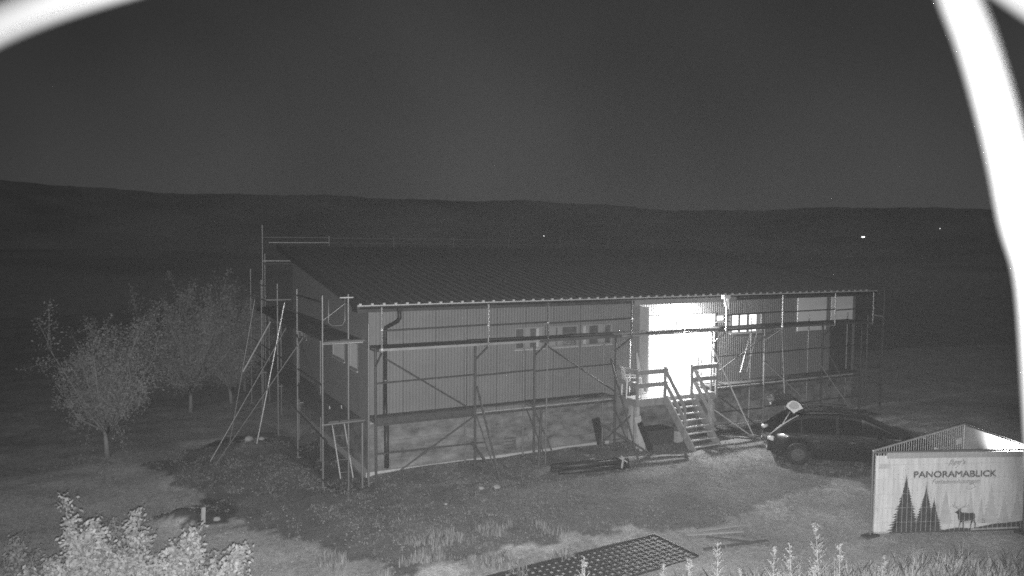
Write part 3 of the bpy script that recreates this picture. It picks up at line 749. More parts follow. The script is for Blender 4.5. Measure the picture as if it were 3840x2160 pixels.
# interior: boot floor, seat backs
MB().box((-.76,-.72,.56),(2.3,.72,.60)).obj('boot_floor', M['car_interior'], CR)
MB().bar((.45,-.66,.75),(.45,.66,.75),.12,.7,(1,0,0)).obj('rear_seat', M['car_interior'], CR)
MB().box((-.10,-.72,.92),(-.05,.72,.96)).obj('parcel_shelf', M['car_lining'], CR)
# boot frame edges, the light on them put into a pale colour
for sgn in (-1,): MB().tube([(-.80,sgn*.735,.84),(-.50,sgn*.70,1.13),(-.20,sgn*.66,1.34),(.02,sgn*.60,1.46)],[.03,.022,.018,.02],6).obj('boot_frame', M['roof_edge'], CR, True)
# tailgate raised
tg = bpy.data.objects.new('tailgate', None); COL.objects.link(tg); tg.parent = CR
prof = [(.10,1.52),(.20,1.60),(.12,1.74),(-.10,1.86),(-.40,1.90),(-.68,1.84),(-.78,1.76),(-.72,1.72),(-.45,1.74),(-.20,1.66),(-.02,1.53)]
MB().prism([(a, b) for a, b in prof], (0,-.50,0), (1,0,0), (0,0,1), (0,1,0), 1.05).obj('gate_panel', M['paint'], tg)
MB().box((-.80,-.53,1.73),(-.76,-.50,1.80)).obj('gate_edge', M['reflector'], tg)
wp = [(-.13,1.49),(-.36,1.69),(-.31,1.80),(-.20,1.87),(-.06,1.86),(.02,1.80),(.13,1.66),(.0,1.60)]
MB().prism([(a, b) for a, b in wp], (.03,-.515,0), (1,-.02,0), (0,0,1), (0,-1,0), .012).obj('rear_window_glare', M['reflector'], tg)  # white plate: the glass's bright reflection put into its colour
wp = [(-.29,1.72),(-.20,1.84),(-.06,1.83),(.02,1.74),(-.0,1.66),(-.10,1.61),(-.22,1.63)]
MB().prism([(a, b) for a, b in wp], (.03,-.530,0), (1,-.02,0), (0,0,1), (0,-1,0), .004).obj('glare_middle', M['concrete'], tg)  # duller middle of that painted reflection
for sgn in (-1,): tube('gas_strut', (-.42, sgn*.66, 1.20), (-.22, sgn*.58, 1.55), .012, M['roof_edge'], CR, 6)
# lamps
for sgn in (-1, 1):
    MB().tube([(-.84,sgn*.76,.77),(-.70,sgn*.865,.78)], [.065,.075], 12).obj('tail_lamp', M['reflector'], CR, True)
    MB().tube([(-.885,sgn*.66,.46),(-.86,sgn*.66,.46)], [.03,.03], 8).obj('rear_reflector', M['reflector'], CR, True)
    MB().tube([(3.70,sgn*.66,.68),(3.88,sgn*.60,.66)], [.09,.07], 10).obj('headlight', M['reflector'], CR, True)
    MB().box((2.22,sgn*1.00-.08,.97),(2.34,sgn*1.00+.08,1.10)).obj('wing_mirror', M['paint'], CR)
    for hx in (.40, 1.40): MB().box((hx,sgn*.925-.012,.78),(hx+.18,sgn*.925+.012,.805)).obj('door_handle', M['rim'], CR)
tyre = MB(); prof_t = [(.20,-.10),(.30,-.105),(.325,-.08),(.33,0),(.325,.08),(.30,.105),(.20,.10)]
K = 28
for k in range(K):
    t = 2*math.pi*k/K
    for r_, y in prof_t: tyre.v.append((r_*math.cos(t), y, r_*math.sin(t)))
for k in range(K):
    for j in range(6):
        tyre.f.append((k*7+j, k*7+j+1, ((k+1) % K)*7+j+1, ((k+1) % K)*7+j))
tm = tyre.mesh('tyre', M['tyre'], True)
rimb = MB()
for k in range(7):
    t = 2*math.pi*k/7; rimb.bar((.03*math.cos(t),-.085,.03*math.sin(t)), (.20*math.cos(t),-.075,.20*math.sin(t)), .045, .02, (0,1,0))
rimb.tube([(0,-.10,0),(0,-.02,0)], .05, 10)
rimm = rimb.mesh('rim', M['rim'])
disc = MB().tube([(0,-.03,0),(0,.08,0)], .205, 20).mesh('brake_disc', M['steel_dark'])
for x in (0, 2.86):
    for sgn in (-1, 1):
        w = bpy.data.objects.new('wheel', None); COL.objects.link(w); w.parent = CR; w.location = (x, sgn*.79, .33); w.rotation_euler = (0, random.random(), 0 if sgn < 0 else math.pi)
        link('tyre', tm, w); link('rim', rimm, w); link('brake_disc', disc, w)
MB().box((-.6,-.72,.30),(3.3,.72,.42)).obj('underbody', M['black'], CR)

# ------------------------------------------------------------------ construction fence with printed banner
A = Vector((8.58, -9.58, 0)); Bp = Vector((11.98, -10.92, 0)); AP = Vector((13.17, -8.80, 0))
for p in (A, Bp, AP): p.z = gz(p.x, p.y)-.02
fdir = (Bp-A).normalized(); fend = A + fdir*3.72; fend.z = gz(fend.x, fend.y)
def fence_panel(name, lab, a, b, hgt, hbars, wire_m, frame_m, wo=0.0, wr=.0065):
    e = empty(name, lab, 'fence', 'site fence panels round the banner')
    d = (b-a); ln = d.length; u_ = d.normalized()
    nrm = Vector((u_.y, -u_.x, 0))
    for p in (a, b): pole('post', p + Vector((0,0,.02)), p + Vector((0,0,hgt)), .021, frame_m, e)
    for z in (.12, hgt-.02): pole('rail', a + Vector((0,0,z)), b + Vector((0,0,z)), .024, frame_m, e)
    nb = int(ln/.115)
    for k in range(1, nb): 
        p = a + d*(k/nb) + nrm*wo; pole('bar', p + Vector((0,0,.12)), p + Vector((0,0,hgt-.02)), wr, wire_m, e)
    for z in hbars: pole('cross_wire', a + Vector((0,0,z)) + nrm*(wo+.004), b + Vector((0,0,z)) + nrm*(wo+.004), wr*.7, wire_m, e)
    return e
hb = [.35, .68, 1.0, 1.33, 1.66]
# the front of the banner faces the camera: normal pointing to -y side
F1 = fence_panel('banner_fence', 'front site fence panel carrying the printed banner', A, fend, 1.95, hb, M['trim'], M['steel'], .058, .0035)
F2 = fence_panel('mesh_fence', 'bare mesh fence panel running back behind the car from the left post', A+Vector((.05,.04,0)), AP, 1.97, [.5,1.0,1.5], M['steel_light'], M['steel_light'])
F3 = fence_panel('rear_fence', 'rear fence panel on the right hung with a brightly lit plain sheet', AP+Vector((.06,0,0)), Vector((12.35,-11.2,gz(12.35,-11.2))) if False else AP + (Vector((12.37,-10.69,0))-AP).normalized()*3.4, 1.97, [.6,1.3], M['steel'], M['steel'])
for p in (A, AP, fend): MB().box((p.x-.20,p.y-.10,p.z-.02),(p.x+.20,p.y+.10,p.z+.06)).obj('foot_block', M['steel_dark'], F1 if p is not AP else F2)
tag_ = MB(); 
lbl_p = A.lerp(AP, .90); nrm2 = Vector(((AP-A).normalized().y, -(AP-A).normalized().x, 0))
MB().bar(lbl_p + nrm2*.02 + Vector((0,0,1.56)), lbl_p + nrm2*.02 + (AP-A).normalized()*.30 + Vector((0,0,1.56)), .012, .15, nrm2).obj('plate', M['white'], F2)
nf = Vector((fdir.y, -fdir.x, 0))      # towards the camera
def onf(s, z, off=0): return A + fdir*s + Vector((0,0,z)) + nf*off
# banner sheet with slight billow
def sheet(name, a, d, ln, zlo, zhi, nrm, off, m, parent, amp=.02):
    mb = MB(); nu, nv = 40, 14
    for side in (0, 1):
        for j in range(nv+1):
            for i in range(nu+1):
                s = i/nu; t = j/nv
                o = amp*(math.sin(s*9+t*3)*.5+math.sin(s*23+1)*.2)*math.sin(math.pi*t)
                mb.v.append(tuple(a + d*(ln*s) + Vector((0,0,zlo+(zhi-zlo)*t)) + nrm*(off+o-side*.004)))
    for side in (0, 1):
        o = side*(nu+1)*(nv+1)
        for j in range(nv):
            for i in range(nu):
                q_ = (o+j*(nu+1)+i, o+j*(nu+1)+i+1, o+(j+1)*(nu+1)+i+1, o+(j+1)*(nu+1)+i); mb.f.append(q_ if side == 0 else q_[::-1])
    return mb.obj(name, m, parent, True)
BN = bpy.data.objects.new('banner', None); COL.objects.link(BN); BN.parent = F1
sheet('banner_sheet', A+fdir*.06, fdir, 3.60, .10, 1.86, nf, .022, M['banner'], BN, .014)
sheet('top_hem', A+fdir*.30, fdir, 3.36, 1.80, 1.93, nf, .046, M['banner_back'], BN, .01)
sheet('rear_sheet', AP+(Vector((12.37,-10.69,0))-AP).normalized()*.1, (Vector((12.37,-10.69,0))-AP).normalized(), 3.2, .1, 1.93, Vector((-1,.2,0)).normalized(), .03, M['banner_back'], F3, .03)
OFF = .045
def flat(pts, m, name, off=OFF, th=.0015):
    return MB().prism(pts, A + nf*off, fdir, (0,0,1), nf, th).obj(name, m, BN)
def spruce(s, z0_, z1_, w, m, name, off, seed, steps=17):
    rr = random.Random(seed); lft = []; rgt = []
    for k in range(steps):
        t = k/steps; z = z0_+(z1_-z0_)*t; ww = w*(1-t)**1.25
        lft += [(s-ww*rr.uniform(.85,1.1), z-.015), (s-ww*.62, z+.035)]; rgt += [(s+ww*rr.uniform(.85,1.1), z-.015), (s+ww*.62, z+.035)]
    return flat([(p[0], p[1]) for p in lft] + [(s, z1_+.04)] + rgt[::-1], m, name, off)
for i, (s, zt, w, seed) in enumerate(((.75,1.72,.10,1),(1.28,1.6,.12,2),(1.75,1.15,.18,3),(2.35,1.05,.16,4),(2.85,1.25,.20,5),(3.18,.95,.14,6),(3.5,1.05,.16,7),(1.55,1.45,.08,8),(2.62,.9,.1,9))):
    spruce(s, .30, zt, w*1.2, M['print_soft'], 'printed_pale_spruce', OFF-.002, seed, 12)
sp = spruce(.785, .12, 1.42, .46, M['print_dark'], 'printed_spruce', OFF, 21, 22)
spruce(1.27, .12, 1.16, .38, M['print_dark'], 'printed_spruce', OFF, 22, 18)
spruce(1.47, .12, .86, .27, M['print_dark'], 'printed_spruce', OFF, 23, 14)
spruce(.62, .12, .55, .22, M['print_dark'], 'printed_spruce', OFF, 24, 10)
flat([(.42,.10),(.55,.20),(.8,.30),(1.1,.26),(1.4,.28),(1.6,.20),(1.65,.14),(1.85,.17),(2.05,.195),(2.4,.17),(2.7,.22),(3.0,.27),(3.3,.28),(3.66,.32),(3.66,.10)], M['print_dark'], 'printed_ground', OFF+.001)
flat([(2.38,.125),(2.38,.165),(3.55,.185),(3.58,.145)], M['print_mid'], 'printed_bar', OFF+.003)
flat([(.11,1.575),(.11,1.685),(.39,1.685),(.39,1.575)], M['print_soft'], 'printed_mark', OFF+.003)
deer = [(2.00,.56),(2.03,.585),(2.06,.60),(2.10,.64),(2.13,.625),(2.12,.57),(2.15,.54),(2.30,.525),(2.42,.53),(2.47,.50),(2.48,.42),(2.47,.36),(2.50,.28),(2.495,.16),(2.475,.16),(2.475,.27),(2.43,.34),
        (2.40,.28),(2.39,.17),(2.37,.17),(2.37,.28),(2.38,.35),(2.27,.34),(2.20,.33),(2.21,.17),(2.19,.17),(2.17,.33),(2.13,.30),(2.10,.17),(2.08,.17),(2.10,.34),(2.06,.40),(2.05,.50),(2.02,.53),(1.97,.535)]
flat(deer, M['print_dark'], 'printed_deer', OFF+.003)
def stroke(pts, w, name, m, off=OFF+.003):
    mb = MB()
    for a, b in zip(pts[:-1], pts[1:]): mb.bar(onf(a[0], a[1], off), onf(b[0], b[1], off), w, .002, (b[0]-a[0])*Vector((0,0,1)) - (b[1]-a[1])*fdir)
    return mb.obj(name, m, BN)
for pts in ([(2.07,.61),(2.00,.66),(1.96,.72),(1.97,.78)],[(2.00,.66),(1.94,.68),(1.91,.73)],[(2.10,.62),(2.16,.66),(2.22,.70),(2.26,.76)],[(2.17,.665),(2.25,.67),(2.30,.71)],[(2.03,.64),(2.02,.70)]):
    stroke(pts, .014, 'printed_antler', M['print_mid'])
def text(body, s0, s1, z, hgt, m, name, shear=0.0, bold=0.0, tilt=0.0):
    cu = bpy.data.curves.new(name, 'FONT'); cu.body = body; cu.size = 1.0; cu.shear = shear; cu.extrude = 0.0
    o = bpy.data.objects.new(name, cu); COL.objects.link(o); bpy.context.view_layer.update()
    me_ = bpy.data.meshes.new_from_object(o.evaluated_get(bpy.context.evaluated_depsgraph_get()))
    bpy.data.objects.remove(o)
    co = np.array([v_.co[:] for v_ in me_.vertices]); lo_ = co.min(0); hi_ = co.max(0)
    # heavy strokes: the same outline printed a few millimetres apart, welded into one mesh
    mb = MB(); polys = [tuple(p.vertices) for p in me_.polygons]
    for k, (ds, dz) in enumerate(((0,0),(bold,0),(bold/2,bold/2),(bold/2,-bold/2))):
        vs_ = []
        for c_ in co:
            s = s0+(c_[0]-lo_[0])/(hi_[0]-lo_[0])*(s1-s0-bold)+ds; zz = z+c_[1]/.72*hgt+dz
            vs_.append(onf(s, zz, OFF+.004+k*.0006))
        mb.add(vs_, polys)
    o = mb.obj(name, m, BN); o['kind'] = 'stuff'
text('PANORAMABLICK', .95, 2.955, 1.362, .142, M['print_text'], 'lettering', bold=.016)
text('Ferienwohnungen', 1.39, 2.55, 1.215, .10, M['print_mid'], 'script_lettering', shear=.35, bold=.008)
text("J\u00e4ger's", 1.76, 2.19, 1.655, .11, M['print_mid'], 'script_lettering', shear=.35, bold=.008)
stroke([(2.05,1.66),(1.99,1.60),(1.94,1.56)], .014, 'script_lettering', M['print_mid'])
stroke([(2.38,1.22),(2.46,1.12),(2.30,1.07),(2.24,1.10),(2.27,1.17)], .012, 'script_lettering', M['print_mid'])
# lamp added inside the fenced corner, hidden below the banner top, to brighten the rear sheet
wl = empty('added_lamp', 'added lamp hidden behind the banner to brighten the rear sheet', 'lamp', loc=(12.05, -10.2, gz(12.05,-10.2)))
for k in range(3):
    t = 2*math.pi*k/3; pole('leg', (0,0,.9), (.3*math.cos(t), .3*math.sin(t), 0), .012, M['black'], wl)
pole('mast', (0,0,.85), (0,0,1.35), .014, M['black'], wl)
MB().box((-.12,-.05,1.33),(.12,.03,1.50)).obj('housing', M['black'], wl)
ld = bpy.data.lights.new('added_light', 'SPOT'); ld.energy = 420; ld.shadow_soft_size = .05; ld.spot_size = R(120); ld.spot_blend = .5
lo = bpy.data.objects.new('added_light', ld); COL.objects.link(lo); lo.parent = wl; lo.location = (.06, -.02, 1.62)
lo.rotation_euler = (Vector((-1, .15, -.35))).to_track_quat('Z', 'Y').to_euler()

# ------------------------------------------------------------------ lawn grid mats
GM = empty('grid_mat', 'black plastic lawn grid mats lying on the gravel at the bottom of the view', 'mat', loc=(4.22, -7.42, gz(3,-8)+.02), rz=R(4))
rib = MB().box((0,-.017,0),(1,.017,.05)).mesh('grid_rib', M['black'])
nxr, nyr, cell = 26, 8, .165
for i in range(nyr+1):
    o = link('grid_rib', rib, GM, (-nxr*cell, -i*cell, 0)); o.scale = (nxr*cell, 1, 1)
for i in range(nxr+1):
    o = link('grid_rib', rib, GM, (-i*cell, 0, .002)); o.rotation_euler = (0, 0, -math.pi/2); o.scale = (nyr*cell, 1, 1)
MB().box((-nxr*cell-.02, .0, -.01),(.03, .035, .07)).obj('mat_edge', M['black'], GM); MB().box((.0,-nyr*cell,-.01),(.035,0,.07)).obj('mat_edge', M['black'], GM)
mbx = MB()
for i in range(nxr):
    for j in range(nyr):
        if (i+j) % 1 == 0:
            cx, cy = -(i+.5)*cell, -(j+.5)*cell; s = random.uniform(.03,.052)
            mbx.tube([(cx,cy,-.02),(cx,cy,.012+random.uniform(0,.02)),(cx+.01,cy,.03)], [s, s*.9, s*.35], 6)
mbx.obj('gravel_fill', M['stone'], GM)['kind'] = 'stuff'
for k, (a, b, w) in enumerate((((4.9,-7.7),(6.2,-8.1),.12), ((5.3,-7.6),(6.4,-7.75),.10), ((4.7,-8.5),(6.3,-8.75),.09), ((5.2,-8.0),(5.9,-8.7),.08))):
    z = gz(*a)+.03
    tag(MB().bar((*a, z), (*b, z), w, .025).obj('gravel_board', M['wood'] if k < 2 else M['dark_wood']), ['wide weathered board lying flat on gravel beside the grid mat','shorter pale board lying behind the wide one on gravel','long narrow board at the right corner of the grid mat','short narrow board lying crosswise on the gravel'][k], 'board', 'boards lying on the gravel')

# pale stake and stone beside the dark heap
tag(MB().bar((-4.60,-2.13,gz(-4.6,-2.1)-.1),(-4.58,-2.10,gz(-4.6,-2.1)+.36),.09,.07).obj('wooden_stake', M['wood']), 'short pale wooden stake standing in the lawn before the shrubs', 'stake')
def rock(x, y, r, lab, grp=None, m=None):
    mb = MB(); rr = random.Random(int(x*100+y*10)); rows_ = 5; seg = 8
    for j in range(rows_+1):
        ph = math.pi*j/rows_
        for k in range(seg):
            t = 2*math.pi*k/seg; q_ = r*(1+rr.uniform(-.2,.2)); mb.v.append((x+q_*math.sin(ph)*math.cos(t), y+q_*math.sin(ph)*math.sin(t), gz(x,y)+r*.3+q_*.6*math.cos(ph)))
    for j in range(rows_):
        for k in range(seg): mb.f.append((j*seg+k, j*seg+(k+1) % seg, (j+1)*seg+(k+1) % seg, (j+1)*seg+k))
    tag(mb.obj('stone', m or M['stone'], None, True), lab, 'stone', grp)
rock(-4.28, -1.98, .09, 'pale round stone lying just right of the stake', 'stones on the lawn')
rock(-2.60, 4.20, .16, 'pale stone at the foot of a raking pole', 'stones on the lawn')
rock(-2.2, 4.35, .12, 'flat stone beside another at the raking pole foot', 'stones on the lawn')
rock(2.65, -2.75, .11, 'pale stone at the foot of the front raking prop', 'stones on the lawn')
rock(2.25, -2.62, .08, 'small stone left of the front raking prop', 'stones on the lawn')
rock(.9, -3.4, .05, 'tiny pebble lying alone on the lawn before the downpipe corner', 'stones on the lawn')
rock(13.9, -1.4, .14, 'rough stone on the soil bank right of the stairs', 'stones on the lawn')

# ------------------------------------------------------------------ vegetation
def leaf_mesh(pts, size, name, m, seed, updir=.3):
    r = np.random.default_rng(seed); n_ = len(pts)
    s = size*r.uniform(.6, 1.3, n_)
    d = r.normal(size=(n_, 3)); d[:,2] += updir; d /= np.linalg.norm(d, axis=1)[:,None]
    e = r.normal(size=(n_, 3)); e -= d*(e*d).sum(1)[:,None]; e /= np.linalg.norm(e, axis=1)[:,None]
    a = pts - d*s[:,None]*.5; b = pts + e*s[:,None]*.28; c = pts + d*s[:,None]*.5; f = pts - e*s[:,None]*.28
    vs_ = np.stack([a, b, c, f], 1).reshape(-1, 3)
    me_ = bpy.data.meshes.new(name); me_.vertices.add(4*n_); me_.vertices.foreach_set('co', vs_.ravel())
    me_.loops.add(4*n_); me_.loops.foreach_set('vertex_index', np.arange(4*n_, dtype=np.int32))
    me_.polygons.add(n_); me_.polygons.foreach_set('loop_start', np.arange(0, 4*n_, 4, dtype=np.int32)); me_.update(calc_edges=True)
    me_.materials.append(m); return me_
def plant(name, lab, cat, grp, x, y, h, rad, trunk_h, nlimb, nleaf, lsize, mleaf, seed, shoots=.5, trunk_r=.09, low=.25, squash=1.0):
    rr = random.Random(seed); nr = np.random.default_rng(seed)
    z0_ = gz(x, y); e = empty(name, lab, cat, grp, loc=(x, y, z0_-.03))
    tb = MB(); fork = Vector((rr.uniform(-.1,.1), rr.uniform(-.1,.1), trunk_h))
    tb.tube([(0,0,0), (fork.x*.4, fork.y*.4, trunk_h*.5), fork], [trunk_r*1.25, trunk_r, trunk_r*.8], 8)
    tb.obj('trunk', M['bark'], e, True)
    pts = []; br = MB()
    for k in range(nlimb):
        t = 2*math.pi*(k+rr.uniform(-.3,.3))/nlimb; rad_ = rad*rr.uniform(.35,1.0)
        tip = Vector((rad_*math.cos(t), rad_*math.sin(t)*squash, trunk_h + (h-trunk_h)*rr.uniform(.35,.92)*(1-.35*(rad_/rad)**2)))
        mid = fork.lerp(tip, .5) + Vector((rr.uniform(-.1,.1), rr.uniform(-.1,.1), -.06*h*rr.random()))
        base = Vector((0,0,trunk_h*rr.uniform(.75,1))) if trunk_h > .5 else Vector((rr.uniform(-.15,.15), rr.uniform(-.15,.15), 0))
        MB().tube([base, mid, tip], [trunk_r*.55, trunk_r*.35, trunk_r*.1], 6).obj('limb', M['bark'], e, True)
        for q_ in range(9):
            f = rr.uniform(.25, 1); p = (base.lerp(mid, f*2) if f < .5 else mid.lerp(tip, f*2-1))
            up_ = rr.random() < shoots
            ln = rr.uniform(.12,.30)*h*(1.0 if up_ else .7)
            dv = Vector((rr.gauss(0,.25), rr.gauss(0,.25), 1)) if up_ else Vector((rr.gauss(0,1), rr.gauss(0,1), rr.uniform(-.35,.5)))
            dv.normalize(); qn = p + dv*ln
            qn.z = min(qn.z, h*1.02); br.tube([p, p.lerp(qn,.5)+Vector((rr.gauss(0,.02),rr.gauss(0,.02),0)), qn], [.012,.008,.004], 4)
            m_ = int(nleaf/(nlimb*9)*rr.uniform(.4,1.6))
            tt = nr.uniform(.1, 1.05, m_); ss = (.085*h/3+.04)*(1.2-tt*.8)
            P_ = np.array(p)[None]*(1-tt[:,None]) + np.array(qn)[None]*tt[:,None] + nr.normal(size=(m_,3))*ss[:,None]
            pts.append(P_)
    br.obj('twigs', M['bark'], e, True)
    P_ = np.concatenate(pts); P_ = P_[P_[:,2] > low*.3]
    link('crown', leaf_mesh(P_, lsize, 'crown', mleaf, seed), e)
    return e
GT = 'trees left of the hall'
plant('fruit_tree', 'small spreading fruit tree with forked trunk at the far left of the lawn', 'tree', GT, -6.54, 4.75, 5.2, 2.05, .85, 17, 19000, .07, M['leaf_dark'], 3, .45, .07)
plant('fruit_tree', 'tallest tree with upright shoots, middle of the row left of the scaffold', 'tree', GT, -3.75, 10.4, 5.7, 2.25, .9, 20, 28000, .08, M['leaf_dark'], 5, .85, .07)
plant('fruit_tree', 'leafy tree half hidden behind the raking poles', 'tree', GT, -2.15, 11.4, 4.9, 1.6, .7, 15, 19000, .08, M['leaf_dark'], 8, .7, .07)
plant('fruit_tree', 'dim tree at the back corner of the hall behind the scaffold', 'tree', GT, -1.3, 13.6, 5.8, 1.3, .9, 12, 8000, .085, M['leaf_dark'], 9, .8, .06)
plant('fruit_tree', 'faint tree in the gap between the two larger left trees', 'tree', GT, -6.2, 11.0, 3.6, 1.7, .5, 12, 10000, .085, M['leaf_dark'], 10, .5, .05)
GB = 'shrubs at the lower left corner'
plant('leafy_shrub', 'tall pale shrub, highest of the group in the lower left', 'shrub', GB, -6.60, -7.35, 2.50, .75, .3, 15, 16000, .07, M['leaf_pale'], 21, .85, .02)
plant('leafy_shrub', 'broad pale shrub at the very corner of the lower left', 'shrub', GB, -7.60, -7.1, 1.75, .95, .3, 13, 13000, .065, M['leaf_pale'], 22, .6, .02)
plant('leafy_shrub', 'round pale shrub right of the tallest one at lower left', 'shrub', GB, -5.80, -7.85, 2.20, .62, .3, 12, 13000, .07, M['leaf_pale'], 23, .7, .02)
plant('leafy_shrub', 'brightest shrub at the right end of the lower left group', 'shrub', GB, -5.10, -8.70, 2.2, .60, .25, 13, 12000, .07, M['leaf_pale'], 24, .75, .02)
plant('leafy_shrub', 'low filling shrub in front between the pale shrubs', 'shrub', GB, -6.2, -8.8, 1.7, .95, .2, 12, 15000, .07, M['leaf_pale'], 25, .5, .02)
plant('leafy_shrub', 'dim low shrub on the lawn behind the pale ones', 'shrub', GB, -6.55, -4.6, 1.35, .55, .2, 7, 1500, .07, M['leaf_dark'], 26, .7, .012)
plant('leafy_shrub', 'sparse dark shrub behind the pale shrubs at the left edge', 'shrub', GB, -7.9, -5.3, 1.45, .6, .2, 7, 1600, .07, M['leaf_dark'], 27, .7, .012)
GR = 'trees beyond the right fence'
plant('dark_tree', 'dark tree beyond the fence at the right edge, partly behind the white streak', 'tree', GR, 24.5, -9.2, 8.2, 2.6, 1.8, 12, 9000, .14, M['leaf_dark'], 31, .3, .14)
plant('dark_tree', 'lower dark bushy tree just behind the rear fence panel', 'tree', GR, 19.5, -10.3, 3.6, 1.4, .6, 9, 5000, .12, M['leaf_dark'], 32, .3, .08)

# grass tufts: clumps of blades over the lawn, more in the foreground
def grass_blades(name, pts, hgt, m, seed, bl=5, wid=.008):
    r = np.random.default_rng(seed); n_ = len(pts)*bl
    base = np.repeat(pts, bl, 0) + np.c_[r.normal(size=(n_,2))*.04, np.zeros(n_)]
    h_ = np.repeat(hgt, bl)*r.uniform(.5,1.2,n_); an = r.uniform(0,2*math.pi,n_); le = r.uniform(.1,.6,n_)
    tip = base + np.c_[np.cos(an)*h_*le, np.sin(an)*h_*le, h_]; w = np.c_[-np.sin(an), np.cos(an), np.zeros(n_)]*(wid+h_[:,None]*.004)
    mid = base*.5+tip*.5 + np.c_[np.zeros((n_,2)), h_*.12]
    vs_ = np.stack([base-w, base+w, mid+w*.7, tip, mid-w*.7], 1).reshape(-1,3)
    me_ = bpy.data.meshes.new(name); me_.vertices.add(5*n_); me_.vertices.foreach_set('co', vs_.ravel())
    me_.loops.add(5*n_); me_.loops.foreach_set('vertex_index', np.arange(5*n_, dtype=np.int32))
    me_.polygons.add(n_); me_.polygons.foreach_set('loop_start', np.arange(0,5*n_,5,dtype=np.int32)); me_.update(calc_edges=True)
    me_.materials.append(m); o = link(name, me_); o['kind'] = 'stuff'; return o
r = np.random.default_rng(4)
N = 26000
px = r.uniform(-9, 17, N); py = r.uniform(-10.5, 5, N)
keep = ~((px > -.3) & (py > -.25)); dens = vnoise(px*.9, py*.9, 40)*.6 + vnoise(px*3, py*3, 41)*.4
keep &= (dens > .42) & ~((px > -.2) & (px < 4.4) & (py < -7.3) & (py > -10.5))
px, py = px[keep], py[keep]
tag(grass_blades('lawn_grass', np.c_[px, py, ground_z(px, py)], r.uniform(.02,.06,len(px)), M['grass'], 5, 4), 'short patchy grass over the churned lawn')
N = 2600; px = r.uniform(-3.2, 2.4, N); py = r.uniform(-8.0, -5.2, N); k = vnoise(px*1.6, py*1.6, 44) > .62; px, py = px[k], py[k]
tag(grass_blades('weed_tufts', np.c_[px, py, ground_z(px, py)], r.uniform(.08,.22,len(px)), M['leaf'], 6, 6, .012), 'pale low weeds in tufts along the near edge of the lawn')
N = 3400; px = r.uniform(1.6, 9.6, N); py = r.uniform(-13.2, -9.6, N)
k = (py < -9.4 - .28*(px-1.6)) & (vnoise(px*1.2, py*1.2, 46) > .35); px, py = px[k], py[k]
tag(grass_blades('tall_grass', np.c_[px, py, ground_z(px, py)], r.uniform(.18,.50,len(px)), M['straw'], 7, 5, .002), 'tall dry grass along the bottom right edge of the view')
N = 2600; px = r.uniform(-7, 15, N); py = r.uniform(-10, 1, N); k = ~((px > -.3) & (py > -.2)) & (vnoise(px*.8+5, py*.8, 51) > .38); px, py = px[k], py[k]
gv = MB()
for x_, y_ in zip(px, py):
    q_ = random.uniform(.008, .03); z_ = gz(x_, y_); a_ = random.random()*3
    c_, s_ = math.cos(a_)*q_, math.sin(a_)*q_
    gv.add([(x_+c_,y_+s_,z_),(x_-s_,y_+c_,z_),(x_-c_,y_-s_,z_),(x_+s_,y_-c_,z_),(x_,y_,z_+q_*.7)], [(0,1,4),(1,2,4),(2,3,4),(3,0,4)])
tag(gv.obj('gravel', M['stone']), 'loose gravel and crumbs of building rubble over the yard')['kind'] = 'stuff'
def weed(x, y, h, seed, lab):
    rr = random.Random(seed); e = empty('tall_weed', lab, 'weed', 'tall dry weeds along the bottom edge', loc=(x, y, gz(x, y)))
    tip = Vector((rr.uniform(-.15,.15), rr.uniform(-.1,.1), h)); st_ = MB().tube([(0,0,0),(tip.x*.3,tip.y*.3,h*.5),tip],[.009,.007,.003],5)
    pts = []
    for k in range(44):
        t = rr.uniform(.2,.98); p = Vector((tip.x*t, tip.y*t, h*t)); a = rr.uniform(0, 2*math.pi); ln = .34*h*(1.05-t)*rr.uniform(.5,1.1)+.03
        q_ = p + Vector((math.cos(a)*.62, math.sin(a)*.62, .75))*ln; st_.tube([p, q_], [.004,.002], 4)
        for j in range(12): f = rr.uniform(.3,1.05); pts.append(tuple(p.lerp(q_, f) + Vector((rr.gauss(0,.012),rr.gauss(0,.012),rr.gauss(0,.012)))))
    st_.obj('stem', M['straw'], e, True); link('seed_heads', leaf_mesh(np.array(pts), .019, 'seed_heads', M['straw'], seed, 1.0), e)['kind'] = 'stuff'
wl_ = [(.79,-9.9,1.15,'slender weed left of centre over the lower edge of the grid mat'),(.35,-9.75,.85,'small weed furthest left over the grid mat'),(1.9,-10.4,1.0,'low weed at the right part of the grid mat'),
       (2.35,-10.7,1.12,'feathery weed below the corner of the grid mat'),(2.80,-10.95,1.42,'tall branching weed right of the grid mat corner'),(3.62,-11.4,1.40,'weed with drooping tip left of the tallest clump'),
       (3.95,-11.55,1.45,'pale branching weed in the middle of the dry clump'),(4.40,-11.75,1.78,'tallest weed, left of the banner'),(4.7,-11.9,1.35,'weed close behind the tallest one'),
       (5.3,-12.2,1.2,'short weed below the left post of the banner fence'),(4.15,-11.7,1.15,'low weed filling the dry clump'),(1.45,-10.1,.72,'tiny weed sprig at the very bottom edge'),(3.2,-11.2,1.0,'thin weed between the two branching ones')]
for i, (x, y, h_, lab) in enumerate(wl_): weed(x, y, h_, 60+i, lab)

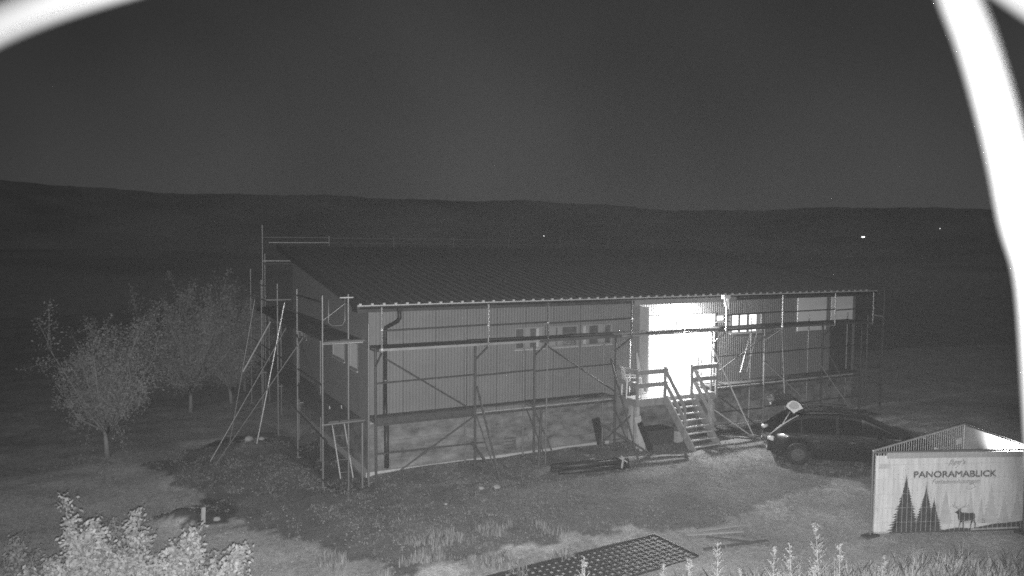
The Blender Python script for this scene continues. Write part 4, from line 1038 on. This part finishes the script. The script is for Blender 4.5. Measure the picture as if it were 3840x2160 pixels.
# ------------------------------------------------------------------ damp night air that scatters the infrared lamp's light
hz = MB().box((-1000,-800,-60),(2700,2500,75)).obj('haze', M['hill'])
hm = bpy.data.materials.new('haze_air'); hm.use_nodes = True; hn = hm.node_tree; hn.nodes.clear()
hv = hn.nodes.new('ShaderNodeVolumePrincipled'); hv.inputs['Color'].default_value = (.9,.9,.9,1); hv.inputs['Density'].default_value = HAZE
ho = hn.nodes.new('ShaderNodeOutputMaterial'); hn.links.new(hv.outputs[0], ho.inputs['Volume'])
hz.data.materials.clear(); hz.data.materials.append(hm); hz['kind'] = 'stuff'

# ------------------------------------------------------------------ dark tubes added for the overexposed strands near the camera, far lamps
cp = [(-6.69, -19.645, 6.602), (-6.615, -19.681, 6.663), (-6.553, -19.711, 6.701), (-6.515, -19.729, 6.725), (-6.469, -19.752, 6.746), (-6.423, -19.776, 6.763), (-6.377, -19.799, 6.778), (-6.292, -19.841, 6.809), (-6.144, -19.917, 6.853),
      (-5.971,-20.006,6.883),(-5.798,-20.096,6.896),(-5.7,-20.149,6.875),(-5.657,-20.175,6.839),(-5.639,-20.187,6.795),(-5.63,-20.194,6.759),(-5.616,-20.204,6.723),(-5.597,-20.218,6.648),(-5.584,-20.23,6.579),
      (-5.577,-20.237,6.523),(-5.566,-20.245,6.493),(-5.561,-20.25,6.454),(-5.559,-20.255,6.398),(-5.555,-20.264,6.287),(-5.549,-20.274,6.176),(-5.542,-20.285,6.065)]
cu = bpy.data.curves.new('c', 'CURVE'); cu.dimensions = '3D'; sp_ = cu.splines.new('NURBS'); sp_.points.add(len(cp)-1)
for i, p in enumerate(cp): sp_.points[i].co = (*p, 1)
sp_.use_endpoint_u = True; sp_.order_u = 4; sp_.resolution_u = 6; cu.bevel_depth = .0195; cu.bevel_resolution = 5
o = bpy.data.objects.new('t', cu); COL.objects.link(o); bpy.context.view_layer.update()
me = bpy.data.meshes.new_from_object(o.evaluated_get(bpy.context.evaluated_depsgraph_get())); bpy.data.objects.remove(o)
me.materials.clear(); me.materials.append(M['streak']); me.name = 'streak'
tag(link('white_streak', me), 'dark tube added for the overexposed white streak across the top corners near the camera', 'streak')
tag(MB().tube([(-5.689,-20.13,6.85),(-5.628,-20.165,6.83),(-5.579,-20.20,6.79),(-5.542,-20.22,6.762),(-5.46,-20.26,6.71)], .018, 12).obj('white_streak', M['streak'], None, True), 'second short dark tube added for the overexposed streak in the top right corner', 'streak')
for k, ((x, y, z), w, lab) in enumerate((((516.8,383.3,14.3),.9,'lone distant street lamp glowing above the right end of the roof'), ((295.8,499.8,12.8),.24,'faint distant lamp above the middle of the roof'), ((570.2,355.7,21.8),.2,'tiny distant lamp high at the far right'))):
    e = empty('distant_lamp', lab, 'lamp', 'distant lamps in the valley', loc=(x, y, 0))
    MB().tube([(0,0,-6),(0,0,z)], .12, 6).obj('lamp_post', M['steel_dark'], e)
    MB().box((-w,-w*.6,z),(w,w*.6,z+w*.7)).obj('lamp_head', M['distant'], e)
